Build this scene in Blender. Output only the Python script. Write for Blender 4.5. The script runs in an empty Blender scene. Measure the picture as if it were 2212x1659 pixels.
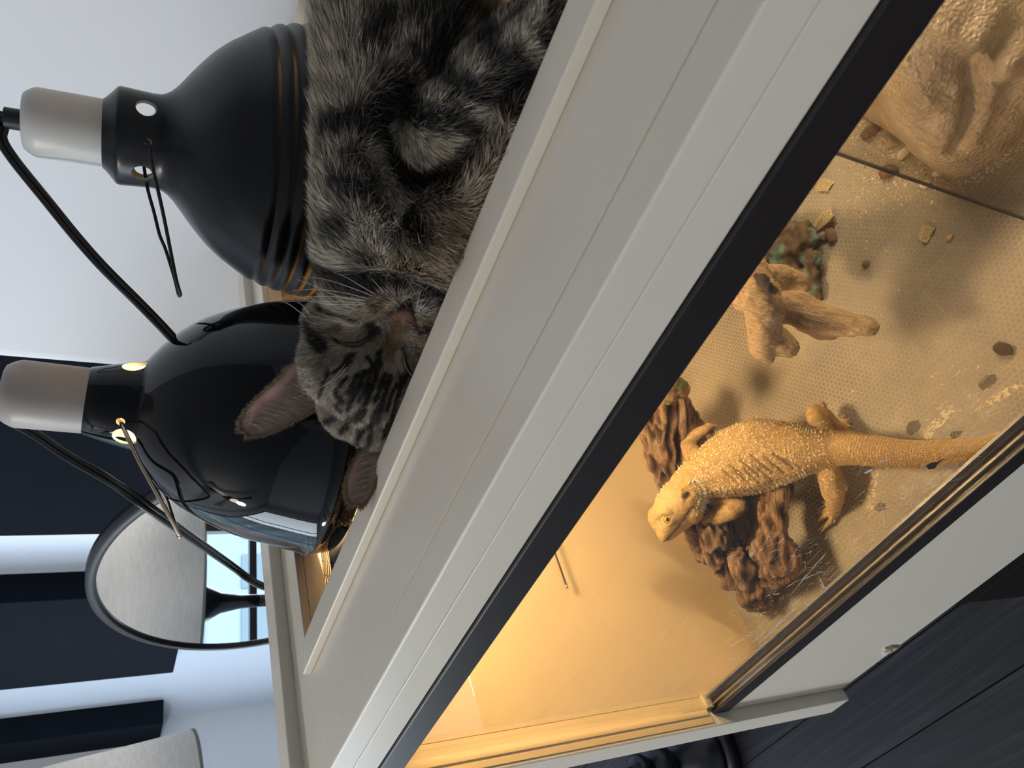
import bpy, bmesh, math, random
import numpy as np
from mathutils import Vector, Matrix, noise
from mathutils.bvhtree import BVHTree
random.seed(7); RNG = np.random.default_rng(7)
scene = bpy.context.scene
COL = scene.collection

# ---------------------------------------------------------------- camera
S, H = 0.16, 1.65                      # unit of the layout in metres, eye height
ROT = np.array([[0.72377854, 0.38072332, -0.5754949],
                [0.6855544, -0.30189066, 0.66247807],
                [0.07848431, -0.87402047, -0.47950853]])
FPX = 1566.0
cam_d = bpy.data.cameras.new('camera')
cam = bpy.data.objects.new('camera', cam_d)
COL.objects.link(cam)
cx, cy, cz = ROT[:, 1], ROT[:, 0], -ROT[:, 2]
cam.matrix_world = Matrix(((cx[0], cy[0], cz[0], 0), (cx[1], cy[1], cz[1], 0), (cx[2], cy[2], cz[2], H), (0, 0, 0, 1)))
cam_d.sensor_width = 36.0
cam_d.lens = FPX / 2212 * 36
cam_d.clip_start = 0.02
cam_d.clip_end = 200
cam_d.dof.use_dof = True
cam_d.dof.focus_distance = 0.50
cam_d.dof.aperture_fstop = 26.0
scene.camera = cam

# ---------------------------------------------------------------- world, lights, exposure
scene.view_settings.view_transform = 'Standard'
scene.view_settings.look = 'None'
scene.view_settings.gamma = 1.0
scene.view_settings.use_curve_mapping = False
scene.view_settings.exposure = 0.0
scene.cycles.use_denoising = True
scene.cycles.max_bounces = 10
scene.cycles.diffuse_bounces = 5
scene.cycles.glossy_bounces = 5
scene.cycles.transparent_max_bounces = 24
scene.cycles.caustics_reflective = False
scene.cycles.caustics_refractive = False
scene.cycles.sample_clamp_indirect = 6.0
world = bpy.data.worlds.new('sky')
scene.world = world
world.use_nodes = True
wn = world.node_tree.nodes; wl = world.node_tree.links
bg = wn['Background']
SKY_STRENGTH = 9.0
bg.inputs['Color'].default_value = (0.78, 0.89, 1.0, 1)
bg.inputs['Strength'].default_value = SKY_STRENGTH

def area_light(name, loc, rot, sx, sy, power, color, portal=False):
    l = bpy.data.lights.new(name, 'AREA'); l.shape = 'RECTANGLE'; l.size = sx; l.size_y = sy
    l.energy = power; l.color = color
    if portal: l.cycles.is_portal = True
    o = bpy.data.objects.new(name, l); COL.objects.link(o); o.location = loc; o.rotation_euler = rot
    return o
WIN = dict(x=-3.2, y0=-2.3, y1=0.95, z0=0.5, z1=2.4)
area_light('window_portal', (WIN['x'] - 0.02, (WIN['y0'] + WIN['y1']) / 2, (WIN['z0'] + WIN['z1']) / 2),
           (0, -math.pi / 2, 0), WIN['z1'] - WIN['z0'], WIN['y1'] - WIN['y0'], 1.0, (1, 1, 1), portal=True)
HEAT_POWER = 20.0
def point_light(name, loc, power, color, r):
    l = bpy.data.lights.new(name, 'POINT'); l.energy = power; l.color = color; l.shadow_soft_size = r
    o = bpy.data.objects.new(name, l); COL.objects.link(o); o.location = loc; return o
FAN_POWER, BAR_FILL_POWER = 46.0, 11.0

# ---------------------------------------------------------------- helpers: points
def U(x, y, z): return Vector((x * S, y * S, H + z * S))
def ray(px, py): return ROT @ np.array([1659 - py - 829.5, px - 1106.0, FPX])
def K(px, py, d):                       # a point at depth d along the sight line
    p = ROT @ np.array([(1659 - py - 829.5) / FPX * d, (px - 1106.0) / FPX * d, d])
    return U(*p)
def KR(r, d): return r * d / FPX * S    # a radius seen as r at depth d
def atz(px, py, z):
    r = ray(px, py); return U(*(r * z / r[2]))
def aty(px, py, y):
    r = ray(px, py); return U(*(r * y / r[1]))
def atx(px, py, x):
    r = ray(px, py); return U(*(r * x / r[0]))
FZ = -3.62
def F(px, py, h=0.0): return atz(px, py, FZ + h)          # above the floor of the vivarium
def depth(p):
    q = (np.array(p) - np.array((0, 0, H))) / S
    return float(ROT[:, 2] @ q)
def FR(px, py, h, r): return KR(r, depth(F(px, py, h)))

# ---------------------------------------------------------------- helpers: objects
ORIGIN = {}
def tag(o, label=None, cat=None, group=None, kind=None):
    if label: o['label'] = label
    if cat: o['category'] = cat
    if group: o['group'] = group
    if kind: o['kind'] = kind
    return o
def thing(name, loc, label=None, cat=None, group=None, kind=None):
    o = bpy.data.objects.new(name, None); COL.objects.link(o)
    o.empty_display_size = 0.02
    o.location = loc; ORIGIN[o.name] = Vector(loc)
    return tag(o, label, cat, group, kind)
def mesh_obj(name, verts, faces, mat, parent=None, smooth=False, loc=None, mat_idx=None):
    """verts in world space; the object's origin is its thing's base (or loc)"""
    if parent is not None: org = ORIGIN[parent.name]
    else: org = Vector(loc) if loc is not None else Vector((0, 0, 0))
    me = bpy.data.meshes.new(name)
    V = np.asarray(verts, dtype=np.float64).reshape(-1, 3) - np.array(org)
    me.from_pydata(V.tolist(), [], faces)
    for m in (mat if isinstance(mat, (list, tuple)) else [mat]): me.materials.append(m)
    if mat_idx is not None: me.polygons.foreach_set('material_index', np.asarray(mat_idx, dtype=np.int32))
    me.polygons.foreach_set('use_smooth', [smooth] * len(me.polygons))
    me.update()
    o = bpy.data.objects.new(name, me); COL.objects.link(o)
    if parent is not None: o.parent = parent
    else: o.location = org
    ORIGIN[o.name] = org
    return o
def fast_mesh(name, V, faces3, faces4, mat, parent=None, colors=None, smooth=False, loc=None):
    """numpy mesh: V (n,3) world, faces3 (a,3), faces4 (b,4)"""
    if parent is not None: org = ORIGIN[parent.name]
    else: org = Vector(loc) if loc is not None else Vector((0, 0, 0))
    me = bpy.data.meshes.new(name)
    V = np.asarray(V, dtype=np.float64) - np.array(org)
    f3 = np.asarray(faces3, dtype=np.int32).reshape(-1, 3); f4 = np.asarray(faces4, dtype=np.int32).reshape(-1, 4)
    me.vertices.add(len(V)); me.vertices.foreach_set('co', V.astype(np.float32).ravel())
    nl = f3.size + f4.size
    me.loops.add(nl); me.loops.foreach_set('vertex_index', np.concatenate([f3.ravel(), f4.ravel()]))
    me.polygons.add(len(f3) + len(f4))
    starts = np.concatenate([np.arange(len(f3)) * 3, f3.size + np.arange(len(f4)) * 4]).astype(np.int32)
    me.polygons.foreach_set('loop_start', starts)
    me.update(calc_edges=True)
    if smooth: me.polygons.foreach_set('use_smooth', [True] * len(me.polygons))
    if colors is not None:
        a = me.color_attributes.new('Col', 'FLOAT_COLOR', 'POINT')
        c = np.ones((len(V), 4), dtype=np.float32); c[:, :3] = colors
        a.data.foreach_set('color', c.ravel())
    me.materials.append(mat)
    o = bpy.data.objects.new(name, me); COL.objects.link(o)
    if parent is not None: o.parent = parent
    else: o.location = org
    ORIGIN[o.name] = org
    return o
class MB:
    def __init__(s): s.v = []; s.f = []
    def box(s, x0, x1, y0, y1, z0, z1):
        b = len(s.v)
        s.v += [(x0, y0, z0), (x1, y0, z0), (x1, y1, z0), (x0, y1, z0), (x0, y0, z1), (x1, y0, z1), (x1, y1, z1), (x0, y1, z1)]
        s.f += [(b, b + 3, b + 2, b + 1), (b + 4, b + 5, b + 6, b + 7), (b, b + 1, b + 5, b + 4), (b + 1, b + 2, b + 6, b + 5), (b + 2, b + 3, b + 7, b + 6), (b + 3, b, b + 4, b + 7)]
        return s
    def ubox(s, x0, x1, y0, y1, z0, z1):
        a = U(x0, y0, z0); c = U(x1, y1, z1); return s.box(a.x, c.x, a.y, c.y, a.z, c.z)
    def tube(s, pts, r, n=8, cap=True, flat=1.0):
        pts = [Vector(p) for p in pts]; m = len(pts)
        rs = r if isinstance(r, (list, tuple, np.ndarray)) else [r] * m
        b = len(s.v); ref = None
        for i, p in enumerate(pts):
            t = (pts[min(i + 1, m - 1)] - pts[max(i - 1, 0)]).normalized()
            if ref is None:
                ref = t.orthogonal().normalized()
            else:
                ref = (ref - t * ref.dot(t)); ref = ref.normalized() if ref.length > 1e-9 else t.orthogonal().normalized()
            q = t.cross(ref)
            for k in range(n):
                a = 2 * math.pi * k / n
                s.v.append(tuple(p + (ref * math.cos(a) * flat + q * math.sin(a)) * rs[i]))
        for i in range(m - 1):
            for k in range(n):
                k2 = (k + 1) % n
                s.f.append((b + i * n + k, b + i * n + k2, b + (i + 1) * n + k2, b + (i + 1) * n + k))
        if cap:
            s.f.append(tuple(b + k for k in reversed(range(n)))); s.f.append(tuple(b + (m - 1) * n + k for k in range(n)))
        return s
    def lathe(s, prof, base, axis=(0, 0, 1), n=48, closed=False):
        """prof: (radius, height along axis) in metres"""
        a = Vector(axis).normalized(); e1 = a.orthogonal().normalized(); e2 = a.cross(e1); b = len(s.v); base = Vector(base)
        m = len(prof)
        for (r, h) in prof:
            for k in range(n):
                t = 2 * math.pi * k / n
                s.v.append(tuple(base + a * h + (e1 * math.cos(t) + e2 * math.sin(t)) * max(r, 1e-5)))
        for i in range(m if closed else m - 1):
            j = (i + 1) % m
            for k in range(n):
                k2 = (k + 1) % n
                s.f.append((b + i * n + k, b + i * n + k2, b + j * n + k2, b + j * n + k))
        if not closed:
            s.f.append(tuple(b + k for k in reversed(range(n)))); s.f.append(tuple(b + (m - 1) * n + k for k in range(n)))
        return s
    def obj(s, name, mat, parent=None, smooth=False, loc=None, bevel=0.0, seg=2):
        o = mesh_obj(name, s.v, s.f, mat, parent, smooth, loc)
        if bevel:
            m = o.modifiers.new('bevel', 'BEVEL'); m.width = bevel; m.segments = seg; m.limit_method = 'ANGLE'
        return o
def bezier(pts, n=8):
    """Catmull-Rom through the points"""
    P = [Vector(p) for p in pts]; out = []
    for i in range(len(P) - 1):
        p0, p1, p2, p3 = P[max(i - 1, 0)], P[i], P[i + 1], P[min(i + 2, len(P) - 1)]
        for k in range(n):
            t = k / n
            out.append(0.5 * ((2 * p1) + (p2 - p0) * t + (2 * p0 - 5 * p1 + 4 * p2 - p3) * t * t + (3 * p1 - p0 - 3 * p2 + p3) * t ** 3))
    out.append(P[-1]); return out

# ---------------------------------------------------------------- helpers: materials
class NT:
    def __init__(s, name):
        s.m = bpy.data.materials.new(name); s.m.use_nodes = True
        s.n = s.m.node_tree.nodes; s.l = s.m.node_tree.links; s.p = s.n['Principled BSDF']
    def node(s, t, **kw):
        n = s.n.new(t)
        for k, v in kw.items():
            if k in n.inputs.keys() if hasattr(n.inputs, 'keys') else False: s.set(n, k, v)
            else: setattr(n, k, v)
        return n
    def set(s, n, k, v):
        if isinstance(v, bpy.types.NodeSocket): s.l.new(v, n.inputs[k])
        else: n.inputs[k].default_value = v
    def coords(s, scale=(1, 1, 1), rot=(0, 0, 0), kind='Object'):
        c = s.n.new('ShaderNodeTexCoord'); m = s.n.new('ShaderNodeMapping')
        m.inputs['Scale'].default_value = scale; m.inputs['Rotation'].default_value = rot
        src = c.outputs[kind]
        if any(abs(a) > 1e-6 for a in rot):
            m0 = s.n.new('ShaderNodeMapping'); m0.inputs['Rotation'].default_value = rot; s.l.new(src, m0.inputs['Vector']); src = m0.outputs['Vector']
            m.inputs['Rotation'].default_value = (0, 0, 0)
        s.l.new(src, m.inputs['Vector']); return m.outputs['Vector']
    def noise(s, vec, scale, detail=3, rough=0.5, dist=0.0):
        n = s.n.new('ShaderNodeTexNoise'); s.l.new(vec, n.inputs['Vector'])
        n.inputs['Scale'].default_value = scale; n.inputs['Detail'].default_value = detail
        n.inputs['Roughness'].default_value = rough; n.inputs['Distortion'].default_value = dist
        return n.outputs['Fac']
    def vor(s, vec, scale, feature='F1', out='Distance', rnd=1.0):
        n = s.n.new('ShaderNodeTexVoronoi'); n.feature = feature; s.l.new(vec, n.inputs['Vector'])
        n.inputs['Scale'].default_value = scale; n.inputs['Randomness'].default_value = rnd
        return n.outputs[out]
    def ramp(s, fac, stops):
        r = s.n.new('ShaderNodeValToRGB'); s.l.new(fac, r.inputs['Fac']); e = r.color_ramp.elements
        while len(e) < len(stops): e.new(0.5)
        for i, (p, c) in enumerate(stops):
            e[i].position = p; e[i].color = (c[0], c[1], c[2], 1) if not isinstance(c, (int, float)) else (c, c, c, 1)
        return r.outputs['Color']
    def math(s, op, a, b=0.0):
        n = s.n.new('ShaderNodeMath'); n.operation = op
        for i, v in enumerate((a, b)):
            if isinstance(v, bpy.types.NodeSocket): s.l.new(v, n.inputs[i])
            else: n.inputs[i].default_value = v
        return n.outputs[0]
    def mix(s, fac, a, b, mode='MIX'):
        n = s.n.new('ShaderNodeMix'); n.data_type = 'RGBA'; n.blend_type = mode
        for k, v in ((0, fac), (6, a), (7, b)):
            if isinstance(v, bpy.types.NodeSocket): s.l.new(v, n.inputs[k])
            else: n.inputs[k].default_value = v if k == 0 else (*v[:3], 1)
        return n.outputs[2]
    def bump(s, h, strength=0.3, dist=0.001, normal=None):
        b = s.n.new('ShaderNodeBump'); s.l.new(h, b.inputs['Height'])
        b.inputs['Strength'].default_value = strength; b.inputs['Distance'].default_value = dist
        if normal is not None: s.l.new(normal, b.inputs['Normal'])
        return b.outputs['Normal']
    def col(s, v):
        if isinstance(v, bpy.types.NodeSocket): s.l.new(v, s.p.inputs['Base Color'])
        else: s.p.inputs['Base Color'].default_value = (*v[:3], 1)
    def done(s, rough=0.5, metal=0.0, spec=0.5, coat=0.0, normal=None):
        p = s.p
        if isinstance(rough, bpy.types.NodeSocket): s.l.new(rough, p.inputs['Roughness'])
        else: p.inputs['Roughness'].default_value = rough
        p.inputs['Metallic'].default_value = metal; p.inputs['Specular IOR Level'].default_value = spec
        p.inputs['Coat Weight'].default_value = coat
        if normal is not None: s.l.new(normal, p.inputs['Normal'])
        return s.m
def srgb(r, g, b):
    f = lambda c: (c / 255 / 12.92) if c / 255 <= 0.04045 else ((c / 255 + 0.055) / 1.055) ** 2.4
    return (f(r), f(g), f(b))
def plain(name, col, rough=0.5, metal=0.0, spec=0.5, var=0.0, scale=30, bump=0.0, coat=0.0):
    t = NT(name); v = t.coords()
    nz = t.noise(v, scale, 4)
    if var: t.col(t.mix(nz, tuple(c * (1 - var) for c in col), tuple(min(1, c * (1 + var)) for c in col)))
    else: t.col(col)
    nb = t.bump(t.noise(v, scale * 8, 3), bump, 0.0006) if bump else None
    return t.done(rough, metal, spec, coat, nb)
M = {}
M['wall_white'] = plain('wall_white', (0.83, 0.86, 0.91), 0.75, spec=0.2, var=0.015, scale=3, bump=0.12)
M['wall_far'] = plain('wall_far', (0.62, 0.71, 0.84), 0.35, spec=0.4, var=0.01, scale=2, bump=0.03)
M['ceiling'] = plain('ceiling_paint', (0.50, 0.51, 0.53), 0.8, spec=0.2, bump=0.05)
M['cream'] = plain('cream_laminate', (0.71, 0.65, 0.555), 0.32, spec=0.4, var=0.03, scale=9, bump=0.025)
M['cream_lit'] = plain('cream_orange_lit', (0.63, 0.49, 0.285), 0.38, spec=0.4, var=0.05, scale=12, bump=0.04)  # the cream laminate again, with orange lamp light put into its colour
M['track_dark'] = plain('dark_track', (0.018, 0.014, 0.014), 0.38, spec=0.4, var=0.2, scale=20)
M['track_clear'] = plain('grey_track', (0.17, 0.15, 0.125), 0.34, metal=0.0, spec=0.5, var=0.5, scale=120, bump=0.3)
M['black_wire'] = plain('black_wire', (0.012, 0.011, 0.010), 0.45, spec=0.4)
M['black_gloss'] = plain('black_gloss', (0.003, 0.004, 0.006), 0.03, spec=0.38)
M['black_satin'] = plain('black_satin', (0.006, 0.007, 0.0095), 0.30, spec=0.36)
M['black_cord'] = plain('black_cord', (0.010, 0.011, 0.013), 0.35, spec=0.5)
M['black_plastic'] = plain('black_plastic', (0.012, 0.012, 0.014), 0.45, spec=0.4)
M['black_wood'] = plain('black_wood', (0.008, 0.006, 0.0055), 0.5, spec=0.2, var=0.3, scale=14, bump=0.05)
M['urn_black'] = plain('urn_black', (0.010, 0.010, 0.012), 0.28, spec=0.5, var=0.2, scale=25)
M['chrome'] = plain('chrome', (0.62, 0.60, 0.57), 0.16, metal=1.0)
M['steel_warm'] = plain('steel_wire', (0.55, 0.47, 0.38), 0.22, metal=1.0)
M['reflector'] = plain('white_reflector', (0.62, 0.64, 0.60), 0.4, spec=0.4)
M['porcelain'] = plain('grey_ceramic', (0.42, 0.39, 0.36), 0.42, spec=0.4, var=0.06, scale=40, bump=0.02)
M['panel_navy'] = plain('navy_panel', (0.0105, 0.0135, 0.0195), 0.85, spec=0.02, var=0.1, scale=10)
M['frame_black'] = plain('black_frame', (0.012, 0.012, 0.016), 0.4, spec=0.4)
M['bulb_glass'] = plain('bulb_glass', (0.6, 0.6, 0.55), 0.3)
def emit(name, col, strength):
    t = NT(name); t.col((0, 0, 0)); t.p.inputs['Emission Color'].default_value = (*col, 1)
    t.p.inputs['Emission Strength'].default_value = strength; return t.done(0.5)
M['bulb_lit'] = emit('bulb_lit', (1.0, 0.62, 0.26), 30)
M['fan_light'] = emit('fan_light', (1.0, 0.83, 0.66), 14)
def mirror_mat():
    t = NT('mirror_silver'); t.col((0.93, 0.95, 0.96)); return t.done(0.01, 1.0)
M['mirror'] = mirror_mat()
def linen():
    t = NT('linen'); v = t.coords()
    a = t.noise(t.coords((140, 140, 900)), 1.0, 2); b = t.noise(t.coords((700, 700, 90)), 1.0, 2)
    w = t.mix(0.5, a, b); big = t.noise(t.coords((30, 30, 160)), 1.0, 3)
    f = t.mix(0.5, w, big)
    t.col(t.ramp(f, [(0.36, (0.62, 0.59, 0.55)), (0.60, (0.86, 0.86, 0.86))]))
    m = t.done(0.9, spec=0.1, normal=t.bump(w, 0.3, 0.0008))
    tl = t.n.new('ShaderNodeBsdfTranslucent'); tl.inputs['Color'].default_value = (0.80, 0.79, 0.77, 1)
    mx = t.n.new('ShaderNodeMixShader'); mx.inputs[0].default_value = 0.55
    t.l.new(t.p.outputs[0], mx.inputs[1]); t.l.new(tl.outputs[0], mx.inputs[2]); t.l.new(mx.outputs[0], t.n['Material Output'].inputs['Surface'])
    return m
M['linen'] = linen()
def glass():
    t = NT('clear_pane'); n, l = t.n, t.l
    tr = n.new('ShaderNodeBsdfTransparent'); tr.inputs['Color'].default_value = (0.99, 0.995, 0.985, 1)
    gl = n.new('ShaderNodeBsdfGlossy'); gl.inputs['Roughness'].default_value = 0.02
    fr = n.new('ShaderNodeFresnel'); fr.inputs['IOR'].default_value = 1.45
    mx = n.new('ShaderNodeMixShader')
    l.new(t.math('MULTIPLY', fr.outputs[0], 0.4), mx.inputs[0]); l.new(tr.outputs[0], mx.inputs[1]); l.new(gl.outputs[0], mx.inputs[2])
    l.new(mx.outputs[0], n['Material Output'].inputs['Surface']); return t.m
M['glass'] = glass()
def wood_floor():
    t = NT('dark_oak'); oi = t.n.new('ShaderNodeObjectInfo')
    c = t.n.new('ShaderNodeTexCoord'); add = t.n.new('ShaderNodeVectorMath'); add.operation = 'MULTIPLY_ADD'
    rnd = t.n.new('ShaderNodeCombineXYZ'); t.l.new(oi.outputs['Random'], rnd.inputs[0]); t.l.new(oi.outputs['Random'], rnd.inputs[1])
    t.l.new(rnd.outputs[0], add.inputs[0]); add.inputs[1].default_value = (37, 91, 0); t.l.new(c.outputs['Object'], add.inputs[2])
    def mp(sc):
        m = t.n.new('ShaderNodeMapping'); m.inputs['Scale'].default_value = sc; t.l.new(add.outputs[0], m.inputs['Vector']); return m.outputs[0]
    warp = t.noise(mp((2.2, 7, 1)), 1.0, 2)
    off = t.n.new('ShaderNodeCombineXYZ'); t.l.new(t.math('MULTIPLY', warp, 0.05), off.inputs[1])
    av = t.n.new('ShaderNodeVectorMath'); av.operation = 'ADD'; t.l.new(add.outputs[0], av.inputs[0]); t.l.new(off.outputs[0], av.inputs[1])
    m2 = t.n.new('ShaderNodeMapping'); m2.inputs['Scale'].default_value = (5, 480, 4); t.l.new(av.outputs[0], m2.inputs['Vector'])
    fine = t.noise(m2.outputs[0], 1.0, 4, 0.65, 0.2)
    m3 = t.n.new('ShaderNodeMapping'); m3.inputs['Scale'].default_value = (2.0, 75, 4); t.l.new(av.outputs[0], m3.inputs['Vector'])
    mid = t.noise(m3.outputs[0], 1.0, 3, 0.5)
    g = t.mix(0.5, fine, mid)
    col = t.ramp(g, [(0.34, (0.007, 0.007, 0.0085)), (0.52, (0.0135, 0.0135, 0.0165)), (0.60, (0.024, 0.024, 0.028)), (0.68, (0.070, 0.071, 0.080))])
    t.col(t.mix(t.math('MULTIPLY', oi.outputs['Random'], 0.4), col, (0.014, 0.0142, 0.0175)))
    return t.done(0.5, spec=0.2, normal=t.bump(fine, 0.12, 0.0006))
M['oak'] = wood_floor()
def liner():
    """embossed shelf liner: small round cells in a hexagonal lattice, dusty"""
    t = NT('embossed_liner'); c = t.n.new('ShaderNodeTexCoord')
    P = 0.0046
    def cell(ox, oy):
        m = t.n.new('ShaderNodeMapping'); m.inputs['Location'].default_value = (ox, oy, 0)
        m.inputs['Scale'].default_value = (1 / P, 1 / (P * 1.7320508), 0); m.inputs['Rotation'].default_value = (0, 0, 0)
        t.l.new(c.outputs['Object'], m.inputs['Vector'])
        fr = t.n.new('ShaderNodeVectorMath'); fr.operation = 'FRACTION'; t.l.new(m.outputs[0], fr.inputs[0])
        sb = t.n.new('ShaderNodeVectorMath'); sb.operation = 'SUBTRACT'; t.l.new(fr.outputs[0], sb.inputs[0]); sb.inputs[1].default_value = (0.5, 0.5, 0)
        ml = t.n.new('ShaderNodeVectorMath'); ml.operation = 'MULTIPLY'; t.l.new(sb.outputs[0], ml.inputs[0]); ml.inputs[1].default_value = (1, 1.7320508, 0)
        ln = t.n.new('ShaderNodeVectorMath'); ln.operation = 'LENGTH'; t.l.new(ml.outputs[0], ln.inputs[0]); return ln.outputs['Value']
    d = t.math('MINIMUM', cell(0, 0), cell(0.5, 0.5))
    ring = t.ramp(d, [(0.36, 0.0), (0.44, 1.0), (0.56, 1.0)])
    v = t.coords()
    dirt = t.noise(v, 16, 5, 0.65); fine = t.noise(v, 160, 3, 0.7); band = t.noise(v, 5, 3)
    vis = t.ramp(band, [(0.38, 0.2), (0.62, 0.75)])
    base = t.ramp(dirt, [(0.30, (0.150, 0.138, 0.118)), (0.70, (0.245, 0.208, 0.158))])
    rc = t.mix(0.65, base, (0.44, 0.36, 0.24))
    col = t.mix(t.math('MULTIPLY', ring, vis), base, rc)
    speck = t.ramp(t.noise(v, 420, 2, 0.6), [(0.66, 0.0), (0.72, 1.0)])
    dust = t.ramp(dirt, [(0.48, 0.0), (0.62, 1.0)])
    col = t.mix(t.math('MULTIPLY', t.math('MULTIPLY', speck, dust), 0.7), col, (0.50, 0.40, 0.26))
    t.col(col)
    return t.done(0.62, spec=0.35, normal=t.bump(ring, 0.35, 0.0005))
M['liner'] = liner()
def driftwood(name, c0, c1, c2, axis, stretch=9.0, scale=55):
    t = NT(name); q = Vector((0, 0, 1)).rotation_difference(Vector(axis)).inverted().to_euler()
    v = t.coords((scale, scale, scale / stretch), q)
    m = t.n.new('ShaderNodeMapping'); 
    g = t.noise(v, 1.0, 5, 0.62, 0.6); big = t.noise(t.coords(), 22, 3); fine = t.noise(t.coords(), 700, 2)
    f = t.mix(0.25, g, fine)
    col = t.ramp(f, [(0.30, c0), (0.50, c1), (0.72, c2)])
    t.col(t.mix(t.math('MULTIPLY', big, 0.35), col, c1))
    return t.done(0.8, spec=0.2, normal=t.bump(f, 0.9, 0.0026))
def attr_mat(name, rough=0.6, spec=0.3, bump_scale=0, bump=0.0, bdist=0.001, sss=0.0, vor=False, sheen=0.0):
    t = NT(name); a = t.n.new('ShaderNodeAttribute'); a.attribute_name = 'Col'; t.l.new(a.outputs['Color'], t.p.inputs['Base Color'])
    nb = None
    if bump:
        v = t.coords(); h = t.vor(v, bump_scale) if vor else t.noise(v, bump_scale, 3)
        if vor: h = t.math('SUBTRACT', 1.0, h)
        nb = t.bump(h, bump, bdist)
    return t.done(rough, 0, spec, 0, nb)
# ================================================================ the room
FLOOR_Z, CEIL_Z = 0.0, 2.6
FAR_F, FAR_W = 1.35, 1.445
X0, X1, YF = -3.2, 2.4, -3.0
flo = tag(MB().box(X0, X1, YF, 2.2, -0.06, -0.012).obj('floor', M['black_wood']), 'dark oak plank floor', kind='structure')
PW, PL = 0.155, 1.30
plank = None
k = 0
y = -1.9
while y < 1.44:
    x = X0 + 0.002 - (k * 0.47) % PL
    while x < 0.6:
        xa, xb = max(x, X0 + 0.002), min(x + PL - 0.0015, 0.9)
        if xb - xa > 0.08:
            if plank is None or abs((xb - xa) - (PL - 0.0015)) > 1e-4:
                mb = MB().box(0, xb - xa, 0, PW - 0.0022, -0.012, 0.0)
                o = mb.obj('plank', M['oak'], bevel=0.0012, seg=1)
                if abs((xb - xa) - (PL - 0.0015)) < 1e-4: plank = o
            else:
                o = plank.copy(); COL.objects.link(o)
            o.parent = flo; o.location = (xa, y, 0)
        x += PL
    y += PW; k += 1
tag(MB().box(X0, X1, YF, 2.2, CEIL_Z, CEIL_Z + 0.08).obj('ceiling', M['ceiling']), kind='structure')
tag(MB().box(-0.735, X1 + 0.1, 0.80, 2.2, 0, CEIL_Z).obj('wall_back', M['wall_white'], bevel=0.022, seg=5), 'white painted wall behind the vivarium', kind='structure')
tag(MB().box(X0, -0.735, FAR_W, FAR_W + 0.1, 0, CEIL_Z).obj('wall_far', M['wall_far']), 'pale wall of the recess behind the dark panels', kind='structure')
tag(MB().box(X1, X1 + 0.1, YF, 0.80, 0, CEIL_Z).obj('wall_right', M['wall_white']), kind='structure')
tag(MB().box(X0, X1, YF - 0.1, YF, 0, CEIL_Z).obj('wall_front', M['wall_white']), kind='structure')
w = MB(); wt = 0.14
w.box(X0 - wt, X0, YF, WIN['y0'], 0, CEIL_Z); w.box(X0 - wt, X0, WIN['y1'], 2.2, 0, CEIL_Z)
w.box(X0 - wt, X0, WIN['y0'], WIN['y1'], 0, WIN['z0']); w.box(X0 - wt, X0, WIN['y0'], WIN['y1'], WIN['z1'], CEIL_Z)
tag(w.obj('wall_left', M['wall_white']), 'window wall', kind='structure')
win = tag(thing('window_1', (X0 - 0.07, WIN['y0'], WIN['z0'])), 'wide window with slim dark mullions', kind='structure')
fr = MB(); fx0, fx1 = X0 - 0.10, X0 - 0.05; t = 0.035
fr.box(fx0, fx1, WIN['y0'], WIN['y1'], WIN['z0'], WIN['z0'] + t); fr.box(fx0, fx1, WIN['y0'], WIN['y1'], WIN['z1'] - t, WIN['z1'])
fr.box(fx0, fx1, WIN['y0'], WIN['y0'] + t, WIN['z0'] + t, WIN['z1'] - t); fr.box(fx0, fx1, WIN['y1'] - t, WIN['y1'], WIN['z0'] + t, WIN['z1'] - t)
fr.obj('window_frame', M['frame_black'], win)
NP = 3; pw = (WIN['y1'] - WIN['y0'] - 2 * t) / NP
for i in range(NP):
    ya = WIN['y0'] + t + i * pw
    MB().box(fx0 + 0.022, fx0 + 0.028, ya, ya + pw, WIN['z0'] + t, WIN['z1'] - t).obj('pane', M['glass'], win)
    if i: MB().box(fx0, fx1, ya - 0.02, ya + 0.02, WIN['z0'] + t, WIN['z1'] - t).obj('mullion', M['frame_black'], win)
MB().box(fx0 + 0.005, fx1 - 0.005, WIN['y0'] + t, WIN['y1'] - t, 1.02, 1.05).obj('transom', M['frame_black'], win)
# the blocks across the street, seen in the mirror
M['tower_a'] = plain('pale_tower', (0.085, 0.115, 0.135), 0.6); M['tower_b'] = plain('grey_tower', (0.055, 0.08, 0.10), 0.6)
M['tower_win'] = plain('tower_window', (0.035, 0.06, 0.08), 0.4)
for i, (bx, by0, by1, bh, m, lab) in enumerate([(-34, -14, 2, 30, 'tower_a', 'pale office block beyond the window, reflected in the mirror'),
        (-46, 3, 15, 46, 'tower_b', 'grey taller tower beyond the window behind the pale block'),
        (-30, 17, 34, 9, 'tower_a', 'low pale building beyond the window at the side of the tower')]):
    b = thing('office_block', (bx, (by0 + by1) / 2, -20), lab, 'building')
    MB().box(bx - 8, bx, by0, by1, -20, bh - 20 + 12).obj('tower_wall', M[m], b)
    g = MB(); zz = -18.0
    while zz < bh - 10:
        yy = by0 + 0.8
        while yy < by1 - 1.5:
            g.box(bx, bx + 0.08, yy, yy + 1.5, zz, zz + 1.6); yy += 2.3
        zz += 3.1
    tag(g.obj('tower_windows', M['tower_win'], b), kind='stuff')
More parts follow.
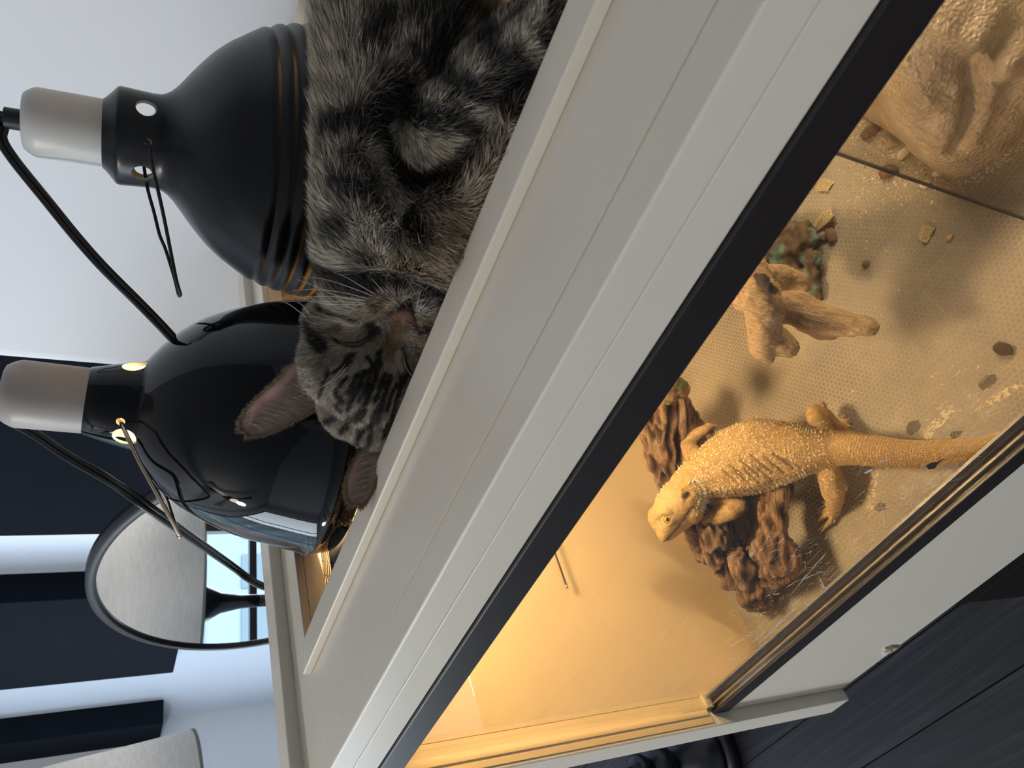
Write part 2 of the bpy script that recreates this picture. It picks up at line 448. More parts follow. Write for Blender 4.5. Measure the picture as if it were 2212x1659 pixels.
# ceiling fan with its lit bowl, mirrored in the near dome
fan = thing('ceiling_fan', (-1.62, -0.75, CEIL_Z), 'ceiling fan with three dark blades and a lit bowl, reflected in the glossy dome', 'fan')
fl = Vector((-1.62, -0.75, 0))
MB().lathe([(0.05, 0), (0.05, -0.03), (0.012, -0.035), (0.012, -0.2), (0.08, -0.21), (0.09, -0.26), (0.08, -0.29)], fl + Vector((0, 0, CEIL_Z)), n=20).obj('fan_hub', M['black_plastic'], fan, True)
MB().lathe([(0.075, -0.29), (0.075, -0.31), (0.05, -0.345), (0.005, -0.355)], fl + Vector((0, 0, CEIL_Z)), n=20).obj('light_bowl', M['fan_light'], fan, True)
point_light('fan_bulb', fl + Vector((0, 0, CEIL_Z - 0.40)), FAN_POWER, (1.0, 0.93, 0.84), 0.06)
for i in range(3):
    a = i * 2.094 + 0.5; d = Vector((math.cos(a), math.sin(a), 0)); q = Vector((-d.y, d.x, 0)); z = Vector((0, 0, CEIL_Z - 0.25))
    c = [fl + z + d * 0.09 + q * 0.03, fl + z + d * 0.62 + q * 0.07, fl + z + d * 0.62 - q * 0.07, fl + z + d * 0.09 - q * 0.03]
    vv = [tuple(p) for p in c] + [tuple(p + Vector((0, 0, 0.008))) for p in c]
    mesh_obj('fan_blade', vv, [(3, 2, 1, 0), (4, 5, 6, 7), (0, 1, 5, 4), (1, 2, 6, 5), (2, 3, 7, 6), (3, 0, 4, 7)], M['black_plastic'], fan)

# dark wall panels in the recess
def far_panel(t0, t1, zb, ztop, label):
    x0, x1 = t0 * FAR_F, t1 * FAR_F
    o = MB().box(x0, x1, FAR_F, FAR_W - 0.001, H + zb, H + ztop).obj('wall_panel', M['panel_navy'], None, loc=((x0 + x1) / 2, FAR_W, H + zb), bevel=0.004)
    return tag(o, label, 'wall panel')
far_panel(-1.363, -0.60, -0.42, 0.80, 'wide navy black wall panel partly behind the round mirror, beside the white wall')
far_panel(-1.965, -1.591, -0.193 * FAR_F, 0.80, 'navy black wall panel left of the mirror, with a rounded lower corner')
far_panel(-2.75, -2.254, -0.197 * FAR_F, 0.80, 'navy black wall panel above the linen lampshade')

# round mirror
mt, mn, mc = -1.506, Vector((-0.165, -0.986, 0)).normalized(), -0.478
my = mc / (mn.x * mt + mn.y); mctr = Vector((mt * my - 0.004, my, H - 0.229)); me1 = Vector((-mn.y, mn.x, 0)).normalized(); me2 = Vector((0, 0, 1))
A_, B_ = 0.322, 0.234
mir = thing('round_mirror', (mctr.x, mctr.y + 0.05, 0), 'oval mirror in a slim black frame, reflecting a lampshade and window', 'mirror')
vs, fs = [], []; NS = 96
vs.append(tuple(mctr)); 
for k in range(NS):
    a = 2 * math.pi * k / NS; vs.append(tuple(mctr + me1 * (A_ - 0.004) * math.cos(a) + me2 * (B_ - 0.004) * math.sin(a)))
for k in range(NS): fs.append((0, 1 + k, 1 + (k + 1) % NS))
b = len(vs)
for v in list(vs): vs.append(tuple(Vector(v) - mn * 0.004))
for k in range(NS): fs.append((b, b + 1 + (k + 1) % NS, b + 1 + k)); fs.append((1 + k, b + 1 + k, b + 1 + (k + 1) % NS, 1 + (k + 1) % NS))
mesh_obj('mirror_glass', vs, fs, M['mirror'], mir)
vs, fs = [], []
prof = [(-0.004, 0.004), (0.001, 0.006), (0.009, 0.004), (0.010, -0.010), (-0.004, -0.012)]
for k in range(NS):
    a = 2 * math.pi * k / NS
    for (dr, dz) in prof: vs.append(tuple(mctr + me1 * (A_ + dr) * math.cos(a) + me2 * (B_ + dr) * math.sin(a) + mn * dz))
m_ = len(prof)
for k in range(NS):
    for j in range(m_): fs.append((k * m_ + j, k * m_ + (j + 1) % m_, ((k + 1) % NS) * m_ + (j + 1) % m_, ((k + 1) % NS) * m_ + j))
mesh_obj('mirror_frame', vs, fs, M['frame_black'], mir, True)
bk = mctr - mn * 0.04
MB().tube([(bk.x, bk.y, 0.02), (bk.x, bk.y, H - 0.20)], 0.014, 12).obj('stand_pole', M['frame_black'], mir, True)
MB().lathe([(0.13, 0.0), (0.13, 0.012), (0.12, 0.02), (0.015, 0.022)], (bk.x, bk.y, 0), n=32).obj('stand_base', M['frame_black'], mir, True)

# floor lamp with linen shade and turned black base
LX, LY = -1.86, 0.50
lam = thing('floor_lamp', (LX, LY, 0), 'black turned floor lamp with a wide linen drum shade beside the mirror', 'lamp')
L0 = (LX, LY, 0)
MB().lathe([(0.150, 0), (0.156, 0.006), (0.156, 0.030), (0.150, 0.040)], L0, n=56).obj('base_plate', M['urn_black'], lam, True)
MB().lathe([(0.138, 0.040), (0.136, 0.055), (0.118, 0.085), (0.085, 0.115), (0.05, 0.135), (0.036, 0.145)], L0, n=56).obj('base_dome', M['urn_black'], lam, True)
MB().lathe([(0.034, 0.143), (0.058, 0.155), (0.070, 0.180), (0.064, 0.205), (0.040, 0.222), (0.028, 0.226)], L0, n=48).obj('large_bead', M['urn_black'], lam, True)
MB().lathe([(0.028, 0.224), (0.046, 0.234), (0.052, 0.250), (0.044, 0.268), (0.026, 0.277)], L0, n=48).obj('small_bead', M['urn_black'], lam, True)
SHB = -0.212
MB().lathe([(0.022, 0.275), (0.018, 0.33), (0.016, 0.40), (0.016, H + SHB - 0.16)], L0, n=32).obj('pole', M['urn_black'], lam, True)
MB().lathe([(0.016, -0.165), (0.017, -0.12), (0.026, -0.07), (0.045, -0.035), (0.068, -0.018), (0.068, -0.012), (0.02, -0.010)], (LX, LY, H + SHB), n=40).obj('flared_fitting', M['urn_black'], lam, True)
R_B, R_T, HS = 0.278, 0.238, 0.34
MB().lathe([(R_B, 0), (R_T, HS), (R_T - 0.003, HS), (R_B - 0.003, 0)], (LX, LY, H + SHB), n=72, closed=True).obj('lamp_shade', M['linen'], lam, True)
tq = MB().lathe([(R_B + 0.0008, -0.002), (R_B + 0.0008, 0.004), (R_B - 0.004, 0.004), (R_B - 0.004, -0.002)], (LX, LY, H + SHB), n=72, closed=True); tq.obj('shade_hem', plain('hem', (0.33, 0.31, 0.28), 0.9), lam, True)
sp = MB()
for k in range(3):
    a = k * 2.094 + 0.3; sp.tube([(LX, LY, H + SHB + 0.02), (LX + 0.274 * math.cos(a), LY + 0.274 * math.sin(a), H + SHB + 0.006)], 0.0018, 6)
sp.tube([(LX, LY, H + SHB - 0.02), (LX, LY, H + SHB + 0.1)], 0.008, 8); sp.obj('shade_spider', M['urn_black'], lam)
c0 = Vector((LX + 0.03, LY - 0.028, 0.30))
MB().tube([c0, c0 + Vector((0.035, -0.02, 0.035))], 0.0045, 8).obj('chrome_lever', M['chrome'], lam, True)
MB().tube([c0 + Vector((-0.005, -0.01, 0.10)), c0 + Vector((0.03, -0.035, 0.075))], 0.007, 8).obj('chrome_lever', M['chrome'], lam, True)

point_light('shade_bulb', (LX, LY, H + SHB + 0.13), 3.0, (1.0, 0.96, 0.92), 0.03)
# ================================================================ stand
zb = H - 4.12 * S
st = thing('stand', (0.2, 0.45, 0), 'black wooden stand under the vivarium', 'stand')
sx0, sx1, sy0, sy1 = -0.362, 0.55, 0.178, 0.745
MB().box(sx0, sx1, sy0 + 0.012, sy1, 0.04, zb - 0.024).obj('stand_body', M['black_wood'], st, bevel=0.002)
MB().box(sx0, sx1, sy0 - 0.006, sy1, zb - 0.024, zb - 0.0005).obj('stand_top', M['black_wood'], st, bevel=0.0005)
MB().box(sx0 + 0.02, sx1 - 0.02, sy0 + 0.03, sy1, 0.0, 0.04).obj('plinth', M['black_wood'], st)
for i in range(2):
    xa = sx0 + 0.004 + i * (sx1 - sx0) / 2; xb = xa + (sx1 - sx0) / 2 - 0.008
    dr = MB().box(xa - .003, xb, sy0 - 0.006, sy0 + 0.012, 0.06, zb - 0.0255).obj('stand_door', M['black_wood'], st, bevel=0.002)
    MB().lathe([(0.006, 0), (0.006, 0.012), (0.012, 0.018), (0.012, 0.026), (0.004, 0.03)], ((xb - 0.03) if i == 0 else (xa + 0.03), sy0 - 0.006, 0.65), (0, -1, 0), 16).obj('knob', M['black_wood'], dr, True)

# ================================================================ vivarium
XI, XO, XRI, XRO = -3.19, -3.37, 4.30, 4.48
ZT, ZM = -0.806, -0.888
OX0, OX1, OY0, OY1 = -2.91, 3.85, 1.53, 4.14
viv = thing('vivarium', U(0.5, 2.8, -4.12), 'cream wooden vivarium with sliding front panes and mesh top', 'vivarium')
MB().ubox(XO, XI, 1.0, 4.78, -4.12, -0.75).obj('side_panel', M['cream'], viv, bevel=0.0012)
MB().ubox(XRI, XRO, 1.0, 4.78, -4.12, -0.75).obj('side_panel', M['cream'], viv, bevel=0.0012)
MB().ubox(XI + .002, XRI - .002, 4.64, 4.78, -4.12, -0.75).obj('back_panel', M['cream'], viv, bevel=0.0012)
MB().ubox(XI + .002, XRI - .002, 1.165, 4.638, -3.76, -3.635).obj('floor_panel', M['cream_lit'], viv)
# added inside skins, with the heat lamp's orange light put into their colour
MB().ubox(XI, XI + .005, 1.165, 4.634, -3.63, -.895).obj('lit_skin', M['cream_lit'], viv)
MB().ubox(XI + .006, XRI - .004, 4.634, 4.639, -3.63, -.895).obj('lit_skin', M['cream_lit'], viv)
MB().ubox(XI + .001, XRI, 1.112, OY0 - .0, ZM, ZT).obj('top_board', M['cream'], viv)
MB().ubox(XI + .006, OX0, OY0, OY1, ZM, ZT).obj('top_board', M['cream'], viv)
MB().ubox(OX1, XRI, OY0, OY1, ZM, ZT).obj('top_board', M['cream'], viv)
MB().ubox(XI + .006, XRI, OY1, 4.635, ZM, ZT).obj('top_board', M['cream'], viv)
MB().ubox(XI + .006, XRI, 1.0, 1.110, -0.906, ZT - .0015).obj('front_rail', M['cream'], viv, bevel=0.0011, seg=3)
MB().ubox(XI + .006, XRI, 1.003, 1.110, -1.016, -0.907).obj('header_board', M['cream'], viv, bevel=0.0006)
RZ = -0.769
def rim_strip(x0, x1, y0, y1, mit):
    """raised moulding with mitred ends; mit: list of four corner points (outer/inner)"""
    v = [U(*p, ZT + .0004) for p in mit] + [U(*p, RZ) for p in mit]
    f = [(3, 2, 1, 0), (4, 5, 6, 7), (0, 1, 5, 4), (1, 2, 6, 5), (2, 3, 7, 6), (3, 0, 4, 7)]
    o = mesh_obj('rim_strip', [tuple(q) for q in v], f, M['cream'], viv)
    m = o.modifiers.new('bevel', 'BEVEL'); m.width = 0.0008; m.segments = 2; m.limit_method = 'ANGLE'
ro = 0.105
ox0, ox1, oy0, oy1 = OX0 - .01, OX1 + ro, OY0 - 0.118, OY1 + ro
ix0, ix1, iy0, iy1 = OX0 + .085, OX1, OY0, OY1
ox0 = -2.905; ix0 = -2.81
rim_strip(0, 0, 0, 0, [(ox0, oy0), (ox1, oy0), (ix1, iy0), (ix0, iy0)])
rim_strip(0, 0, 0, 0, [(ox0, oy1), (ox0, oy0), (ix0, iy0), (ix0, iy1)])
rim_strip(0, 0, 0, 0, [(ox1, oy1), (ox0, oy1), (ix0, iy1), (ix1, iy1)])
rim_strip(0, 0, 0, 0, [(ox1, oy0), (ox1, oy1), (ix1, iy1), (ix1, iy0)])
# recess lining below the rim
rb = MB(); rb.ubox(ix0 - .03, ix0, iy0, iy1, ZM, ZT); rb.ubox(ix0, ix1, iy1, iy1 + .03, ZM, ZT); rb.ubox(ix0, ix1, iy0 - .03, iy0, ZM, ZT)
rb.obj('recess_lining', M['cream'], viv)
# expanded wire mesh
def wire_mesh():
    px, py, wd = 0.0036, 0.0030, 0.00027
    a = U(ix0 - .02, iy0 - .02, ZM - .004); c = U(ix1 + .02, iy1 + .02, ZM - .004)
    nx = int((c.x - a.x) / px); ny = int((c.y - a.y) / py)
    V = []; Q = []
    ys = a.y + np.arange(ny + 1) * py; b = 0
    for i in range(nx + 1):
        zig = ((np.arange(ny + 1) // 1 + i) % 4)
        off = np.where((zig == 0) | (zig == 1), 0.32, -0.32) * px * (1 if i % 2 == 0 else 1)
        xs = a.x + i * px + off
        L = np.stack([xs - wd, ys, np.full(ny + 1, a.z)], 1); Rr = np.stack([xs + wd, ys, np.full(ny + 1, a.z)], 1)
        V.append(L); V.append(Rr); n = ny + 1
        idx = np.arange(ny)
        Q.append(np.stack([b + idx, b + n + idx, b + n + idx + 1, b + idx + 1], 1)); b += 2 * n
    # cross links
    return np.concatenate(V), np.concatenate(Q)
Vm, Qm = wire_mesh()
o = fast_mesh('wire_mesh', Vm, [], Qm, M['black_wire'], viv); tag(o, 'black wire mesh over the opening', kind='stuff')
sm = o.modifiers.new('thick', 'SOLIDIFY'); sm.thickness = 0.0005
# tracks
MB().ubox(XI + .002, XRI, 0.992, 1.02, -1.13, -1.018).obj('upper_track', M['track_dark'], viv, bevel=0.0007)
MB().ubox(XI + .002, XRI, 1.06, 1.125, -1.125, -1.018).obj('upper_track_lip', M['track_dark'], viv)
MB().ubox(XI + .002, XRI, 0.9935, 0.9945, -1.032, -1.028).obj('track_line', plain('track_line', (0.06, 0.055, 0.055), 0.3), viv)
MB().ubox(XI + .002, XRI, 1.07, 1.16, -4.12, -3.13).obj('lower_front_panel', M['cream'], viv, bevel=0.0012)
MB().ubox(XI + .002, XRI, 1.062, 1.078, -3.14, -3.02).obj('lower_track', M['track_dark'], viv, bevel=0.0005)
MB().ubox(XI + .002, XRI, 1.078, 1.155, -3.14, -3.045).obj('track_bed', M['track_clear'], viv)
MB().ubox(XI + .002, XRI, 1.101, 1.109, -3.045, -3.018).obj('track_lip', M['track_clear'], viv)
MB().ubox(XI + .002, XRI, 1.143, 1.155, -3.045, -2.995).obj('track_lip', M['track_clear'], viv)
MB().ubox(XI, XI + .032, 1.09, 1.165, -3.03, -2.98).obj('track_end_cap', plain('end_cap', (0.5, 0.42, 0.28), 0.4), viv, bevel=0.0006)
MB().ubox(XI - .0, XI + .008, 1.06, 1.16, -2.99, -1.13).obj('side_channel', M['cream_lit'], viv, bevel=0.0004)
MB().ubox(XI - .0, XI + .006, 1.018, 1.05, -3.0, -1.13).obj('side_channel', M['cream_lit'], viv, bevel=0.0004)
# panes
pane = MB().ubox(XI + .025, 0.75, 1.084, 1.097, -3.043, -1.035).obj('glass_pane', M['glass'], viv)
pane2 = MB().ubox(-0.262, XRI - .02, 1.122, 1.135, -3.043, -1.035).obj('glass_pane', M['glass'], viv)
MB().ubox(-0.2665, -0.262, 1.121, 1.136, -3.04, -1.04).obj('pane_edge', plain('pane_edge', (0.05, 0.035, 0.028), 0.3), pane2)
# fine scratches on the near pane
def scratches():
    V, T = [], []
    yy = 1.0835
    def rib(p0, p1, w, bend=0.0):
        P = []
        n = 4
        for i in range(n + 1):
            t = i / n; px = p0[0] + (p1[0] - p0[0]) * t; py = p0[1] + (p1[1] - p0[1]) * t
            nx, ny = -(p1[1] - p0[1]), (p1[0] - p0[0]); L = math.hypot(nx, ny) + 1e-6
            px += nx / L * bend * math.sin(math.pi * t); py += ny / L * bend * math.sin(math.pi * t)
            P.append((px, py, w * (0.35 + 0.65 * math.sin(math.pi * (t * 0.9 + 0.05)))))
        b = len(V)
        for i, (px, py, ww) in enumerate(P):
            q = P[min(i + 1, n)]; r_ = P[max(i - 1, 0)]
            nx, ny = -(q[1] - r_[1]), (q[0] - r_[0]); L = math.hypot(nx, ny) + 1e-6
            V.append(aty(px + nx / L * ww, py + ny / L * ww, yy)); V.append(aty(px - nx / L * ww, py - ny / L * ww, yy))
        for i in range(n): T.append((b + 2 * i, b + 2 * i + 1, b + 2 * i + 3, b + 2 * i + 2))
    R = random.Random(3)
    for (a, c, w, bd) in [((1620, 1392), (1740, 1300), 1.8, 4), ((1655, 1352), (1790, 1190), 1.6, -5), ((1560, 1405), (1625, 1370), 2.2, 2), ((1640, 1390), (1700, 1330), 2.6, 3),
                          ((1690, 1205), (1760, 1190), 1.2, 6), ((1765, 1250), (1790, 1282), 2.0, -8), ((1718, 1262), (1780, 1228), 1.5, 2), ((1636, 1206), (1672, 1132), 1.2, 3),
                          ((1655, 1287), (1700, 1275), 2.6, 3), ((1940, 1080), (1985, 1042), 1.3, 8), ((1975, 1062), (2040, 1040), 1.6, -6), ((2100, 900), (2180, 868), 1.8, 8), ((2040, 905), (2080, 880), 1.4, 3),
                          ((1668, 1178), (1700, 1160), 1.4, 2), ((1625, 1330), (1660, 1322), 2.0, 2), ((1480, 1370), (1560, 1340), 1.0, 4)]:
        for k in range(4):
            j = lambda s: R.gauss(0, s)
            t0, t1 = sorted((R.random(), R.random()))
            p0 = (a[0] + (c[0] - a[0]) * t0 + j(2.2), a[1] + (c[1] - a[1]) * t0 + j(2.2)); p1 = (a[0] + (c[0] - a[0]) * t1 + j(2.2), a[1] + (c[1] - a[1]) * t1 + j(2.2))
            rib(p0, p1, w * R.uniform(0.12, 0.36), bd * R.uniform(0, 0.6))
    for k in range(360):
        t = R.random() ** 0.8
        bx = 1560 + t * 560 + R.gauss(0, 12); top = 1525 - (bx - 1514) * 0.887
        by = top - abs(R.gauss(0, 95)) - 8
        L = R.expovariate(1 / 11) + 3; a = math.radians(R.gauss(-36, 24))
        rib((bx, by), (bx + L * math.cos(a), by + L * math.sin(a)), R.uniform(0.12, 0.34), R.gauss(0, 1.5))
    return V, T
sv, sf = scratches()
t = NT('scratch_white'); t.col((0.75, 0.68, 0.52)); M['scratch'] = t.done(0.6)
tag(mesh_obj('scratches', sv, sf, M['scratch'], pane), kind='stuff')
for (ol, c_) in [([(2000, 1006), (2010, 1000), (2024, 998), (2042, 990), (2026, 1002), (2020, 1012), (2006, 1014)], (.02, .02, .018)), ([(1896, 999), (1904, 994), (1912, 991), (1910, 996), (1902, 1000)], (.55, .52, .42)), ([(1866, 1022), (1876, 1016), (1886, 1012), (1882, 1018), (1870, 1023)], (.6, .56, .45)), ([(1618, 1199), (1622, 1193), (1629, 1193), (1627, 1199), (1621, 1203)], (.55, .5, .4))]:
    mesh_obj('glass_spot', [tuple(aty(px, py, 1.0832)) for (px, py) in ol], [tuple(range(len(ol)))], plain('spot', c_, .7), pane)
# chipped patch at the foot of the lower front panel
cp = []
for (px, py) in [(1908, 1408), (1914, 1398), (1926, 1393), (1941, 1392), (1948, 1397), (1936, 1404), (1922, 1413)]: cp.append(aty(px, py, 1.0695))
cen = sum(cp, Vector()) / len(cp); n_ = len(cp)
vs = [tuple(p) for p in cp] + [tuple(cen + (p - cen) * 0.55 + Vector((0, -0.0014, 0.0))) for p in cp]
mesh_obj('chip', vs, [(i, (i + 1) % n_, n_ + (i + 1) % n_, n_ + i) for i in range(n_)] + [tuple(n_ + i for i in range(n_))], plain('raw_board', (0.20, 0.16, 0.10), 0.9, var=0.5, scale=300), viv)
for (px, py, r) in [(1913, 1411, 4), (1919, 1406, 3.0), (1911, 1403, 2.5), (1931, 1401, 2.5)]:
    p = aty(px, py, 1.066); e = r * 0.0011 / 6.6 * 4
    MB().box(p.x - e, p.x + e, p.y - e * .6, p.y + e * .8, p.z - e * .6, p.z + e * .8).obj('splinter', plain('white_core', (0.62, 0.64, 0.60), 0.8), viv)
# screw low on the left wall
sc = atx(1612, 1338, XI + .0052)
MB().lathe([(0.0042, 0), (0.0042, 0.0008), (0.003, 0.0016), (0.0008, 0.0018)], sc, (1, 0, 0), 16).obj('screw', M['chrome'], viv, True)
# unseen warm light bar under the top, added to brighten the rock side
bar = MB().ubox(0.4, 3.6, 3.72, 3.86, -0.97, -0.90).obj('fill_light_bar', M['reflector'], viv, bevel=0.001)
bl_ = U(2.0, 3.79, -0.975)
area_light('bar_fill_light', bl_, (0, 0, 0), 3.1 * S, 0.10 * S, BAR_FILL_POWER, (1.0, 0.77, 0.49))
# liner on the floor
MB().ubox(XI + .006, XRI - .004, 1.165, 4.633, -3.633, FZ).obj('floor_liner', M['liner'], viv)
# ================================================================ heat lamps
def proj(p):
    q = ROT.T @ ((np.array(p) - np.array((0, 0, H))) / S)
    return 1106.0 + FPX * q[1] / q[2], 1659 - (829.5 + FPX * q[0] / q[2])
def apply_mods(o):
    dg = bpy.context.evaluated_depsgraph_get(); dg.update()
    ev = o.evaluated_get(dg); me = bpy.data.meshes.new_from_object(ev)
    old = o.data; o.modifiers.clear(); o.data = me; me.name = o.name; bpy.data.meshes.remove(old)
def heat_lamp(base, axis, outer, sock, label, dome_mat, holes, small_hole, lit, cap_mat, rim_h):
    a = Vector(axis).normalized(); B = U(*base)
    lam = thing('heat_lamp', B, label, 'heat lamp')
    th = 0.012
    prof = [(r * S, h * S) for (h, r) in outer]
    inner = [(max(r - th, 0.02) * S, (h - (0.004 if i == len(outer) - 1 else 0)) * S) for i, (h, r) in enumerate(outer)][::-1]
    n = 96
    mb = MB().lathe(prof + inner, B, a, n, closed=True)
    m = len(prof)
    idx = []
    tot = len(prof) + len(inner)
    for i in range(tot):
        inside = (m <= i < tot - 1)
        idx += [1 if inside else 0] * n
    o = mesh_obj('dome', mb.v, mb.f, [dome_mat, M['reflector']], lam, True, mat_idx=idx)
    bm = bmesh.new(); bm.from_mesh(o.data); bmesh.ops.recalc_face_normals(bm, faces=bm.faces); bm.to_mesh(o.data); bm.free()
    # vent holes through the neck
    def on_neck(px, py, rr, h):
        e1 = a.orthogonal().normalized(); e2 = a.cross(e1); best = None
        for i in range(180):
            t = i * math.pi / 90; d = e1 * math.cos(t) + e2 * math.sin(t)
            for hh in np.linspace(h - .06, h + .06, 13):
                p = B + a * (hh * S) + d * rr * S; q = proj(p); e = math.hypot(q[0] - px, q[1] - py)
                toward = (Vector((0, 0, H)) - p).dot(d) > -0.02
                if toward and (best is None or e < best[0]): best = (e, p, d, t, hh)
        return best
    cut = MB(); pts = []
    e1 = a.orthogonal().normalized(); e2 = a.cross(e1)
    hs = [on_neck(px, py, rr, h) for (px, py, rr, h) in holes]
    ts = [(b_[3], b_[4]) for b_ in hs]
    mean = ts[0][1]
    ts += [(ts[0][0] + math.pi, mean), (ts[1][0] + math.pi, mean)]
    for (t, hh) in ts:
        d = e1 * math.cos(t) + e2 * math.sin(t); p = B + a * hh * S
        cut.tube([p + d * 0.08 * S, p + d * 0.34 * S], 0.042 * S, 20)
    sh = on_neck(*small_hole)
    d = sh[2]; p = B + a * sh[4] * S; cut.tube([p + d * 0.08 * S, p + d * 0.34 * S], 0.016 * S, 12)
    c = mesh_obj('hole_cutter', cut.v, cut.f, M['reflector'])
    bmod = o.modifiers.new('holes', 'BOOLEAN'); bmod.operation = 'DIFFERENCE'; bmod.solver = 'EXACT'; bmod.object = c
    try: bmod.use_self = False; bmod.material_mode = 'INDEX'
    except Exception: pass
    apply_mods(o); bpy.data.objects.remove(c)
    me = o.data
    me.polygons.foreach_set('use_smooth', [True] * len(me.polygons))
    es = o.modifiers.new('edge', 'EDGE_SPLIT'); es.split_angle = math.radians(40)
    # ceramic socket
    h0, h1, r = sock
    MB().lathe([(r * .97 * S, (h0 - .02) * S), (r * S, h0 * S), (r * S, (h1 - .004) * S), (r * .992 * S, h1 * S), (r * .985 * S, (h1 + .006) * S), (r * .90 * S, (h1 + .028) * S), (r * .80 * S, (h1 + .046) * S), (r * .72 * S, (h1 + .050) * S)], B, a, 64).obj('socket', cap_mat, lam, True).modifiers.new('edge', 'EDGE_SPLIT').split_angle = math.radians(50)
    MB().lathe([(.044 * S, (h1 + .045) * S), (.044 * S, (h1 + .115) * S), (.038 * S, (h1 + .118) * S)], B, a, 24).obj('cord_grip', M['black_plastic'], lam, True).modifiers.new('edge', 'EDGE_SPLIT').split_angle = math.radians(50)
    bulb = [(0.08, .62), (.12, .58), (.22, .46), (.30, .36), (.31, .31), (.24, .285), (0.02, .28)] if lit else [(0.07, .66), (.10, .6), (.17, .48), (.17, .40), (.10, .34), (0.02, .32)]
    MB().lathe([(r_ * S, h_ * S) for (r_, h_) in bulb], B, a, 32).obj('bulb', M['bulb_lit'] if lit else M['bulb_glass'], lam, True)
    MB().lathe([(.075 * S, .60 * S), (.075 * S, (h0 - .01) * S)], B, a, 24).obj('lamp_holder', M['porcelain'], lam, True)
    return lam, a, B, sh
outer2 = [(0.003, .548), (0.03, .556), (.07, .559), (.082, .560), (.090, .566), (.100, .567), (.108, .560), (.15, .548), (.20, .537), (.26, .522), (.32, .508), (.385, .489), (.44, .468), (.50, .441), (.55, .416), (.60, .387), (.64, .357), (.68, .322), (.715, .283), (.745, .247), (.768, .215), (.784, .190), (.793, .178), (.799, .1745), (.806, .173), (.84, .166), (.885, .155), (.93, .142), (.972, .130), (.976, .126)]
ax2 = (0.035, 0.0357, 0.9988)
D2 = 3.23
lamp2, a2, B2, sh2 = heat_lamp((-.714 * D2, .700 * D2, ZM + .004), ax2, outer2, (.976, 1.193, .127), 'glossy black dome heat lamp behind the cat\'s ears, glowing vent holes', M['black_gloss'],
    [(292, 790, .168, .83), (270, 946, .168, .84)], (262, 911, .160, .85), True, M['porcelain'], .09)
rr1 = []
for h in np.linspace(0.0, .40, 41):
    base_r = np.interp(h, [0, .13, .215, .30, .355, .40], [.645, .650, .635, .612, .591, .570])
    rr1.append((float(h) + .003, float(base_r + .014 * abs(math.sin(math.pi * (h - .02) / .066)) - .009)))
outer1 = rr1 + [(.44, .546), (.475, .521), (.51, .497), (.54, .472), (.575, .440), (.61, .402), (.64, .366), (.67, .328), (.70, .288), (.725, .256), (.75, .231), (.772, .216), (.79, .209), (.82, .207), (.87, .209), (.93, .212), (.950, .212), (.960, .209), (.966, .203), (.985, .180), (1.005, .158), (1.014, .150), (1.018, .145)]
lamp1, a1, B1, sh1 = heat_lamp((-1.682, 3.462, ZM + .004), (-0.052, -0.0255, .999), outer1, (1.018, 1.262, .146), 'matt black dome heat lamp with ribbed skirt by the white wall', M['black_satin'],
    [(316, 232, .208, .85), (305, 376, .208, .85)], (319, 308, .208, .85), False, plain('white_ceramic', (0.56, 0.56, 0.55), 0.4, spec=0.45, var=0.05, scale=40), .1)
# the light of the lit lamp
ld = bpy.data.lights.new('heat_bulb', 'SPOT'); ld.energy = HEAT_POWER; ld.color = (1.0, 0.69, 0.36); ld.spot_size = math.radians(158); ld.spot_blend = 0.15; ld.shadow_soft_size = 0.042
lo = bpy.data.objects.new('heat_bulb', ld); COL.objects.link(lo); lo.location = B2 + a2 * (.22 * S)

# wires, cords
dn1 = depth(B1 + a1 * .85 * S); dn2 = depth(B2 + a2 * .85 * S)
def poly(pts): return [K(px, py, d) for (px, py, d) in pts]
p1 = sh1[1]
path = [B1 + a1 * .85 * S, p1] + bezier(poly([(326, 345, dn1 - .24), (350, 450, dn1 - .22), (368, 540, dn1 - .18), (381, 605, dn1 - .14), (390, 636, dn1 - .1)]), 5)
MB().tube(path, 0.0012, 8).obj('bail_wire', M['black_plastic'], lamp1, True)
path = bezier(poly([(390, 636, dn1 - .1), (386, 637, dn1 - .08), (376, 598, dn1 - .05), (358, 540, dn1 - .02), (345, 508, dn1), (333, 460, dn1), (318, 404, dn1 - .02), (310, 350, dn1)]), 5)
MB().tube(path, 0.0012, 8).obj('bail_wire', M['black_plastic'], lamp1, True)
path = [B2 + a2 * .85 * S, sh2[1]] + bezier(poly([(276, 945, dn2 - .19), (300, 995, dn2 - .2), (330, 1050, dn2 - .21), (352, 1090, dn2 - .2), (372, 1125, dn2 - .18), (388, 1156, dn2 - .15)]), 5)
MB().tube(path, 0.0013, 8).obj('bail_wire', M['steel_warm'], lamp2, True)
path = bezier(poly([(388, 1156, dn2 - .15), (386, 1158, dn2 - .12), (372, 1115, dn2 - .02), (360, 1080, dn2 + .05), (349, 1062, dn2 + .1), (335, 1020, dn2 + .15), (315, 960, dn2 + .15)]), 5)
MB().tube(path, 0.0013, 8).obj('bail_wire', M['steel_warm'], lamp2, True)
def twin_cord(pts, r, name, parent):
    P = bezier(pts, 7); cam_p = Vector((0, 0, H)); m = MB()
    for s in (-1, 1):
        Q = []
        for i, p in enumerate(P):
            t = (P[min(i + 1, len(P) - 1)] - P[max(i - 1, 0)]).normalized(); n = t.cross((p - cam_p).normalized()).normalized()
            Q.append(p + n * r * 0.85 * s)
        m.tube(Q, r, 10)
    return m.obj(name, M['black_cord'], parent, True)
g1 = B1 + a1 * (1.375 * S); dg1 = depth(g1)
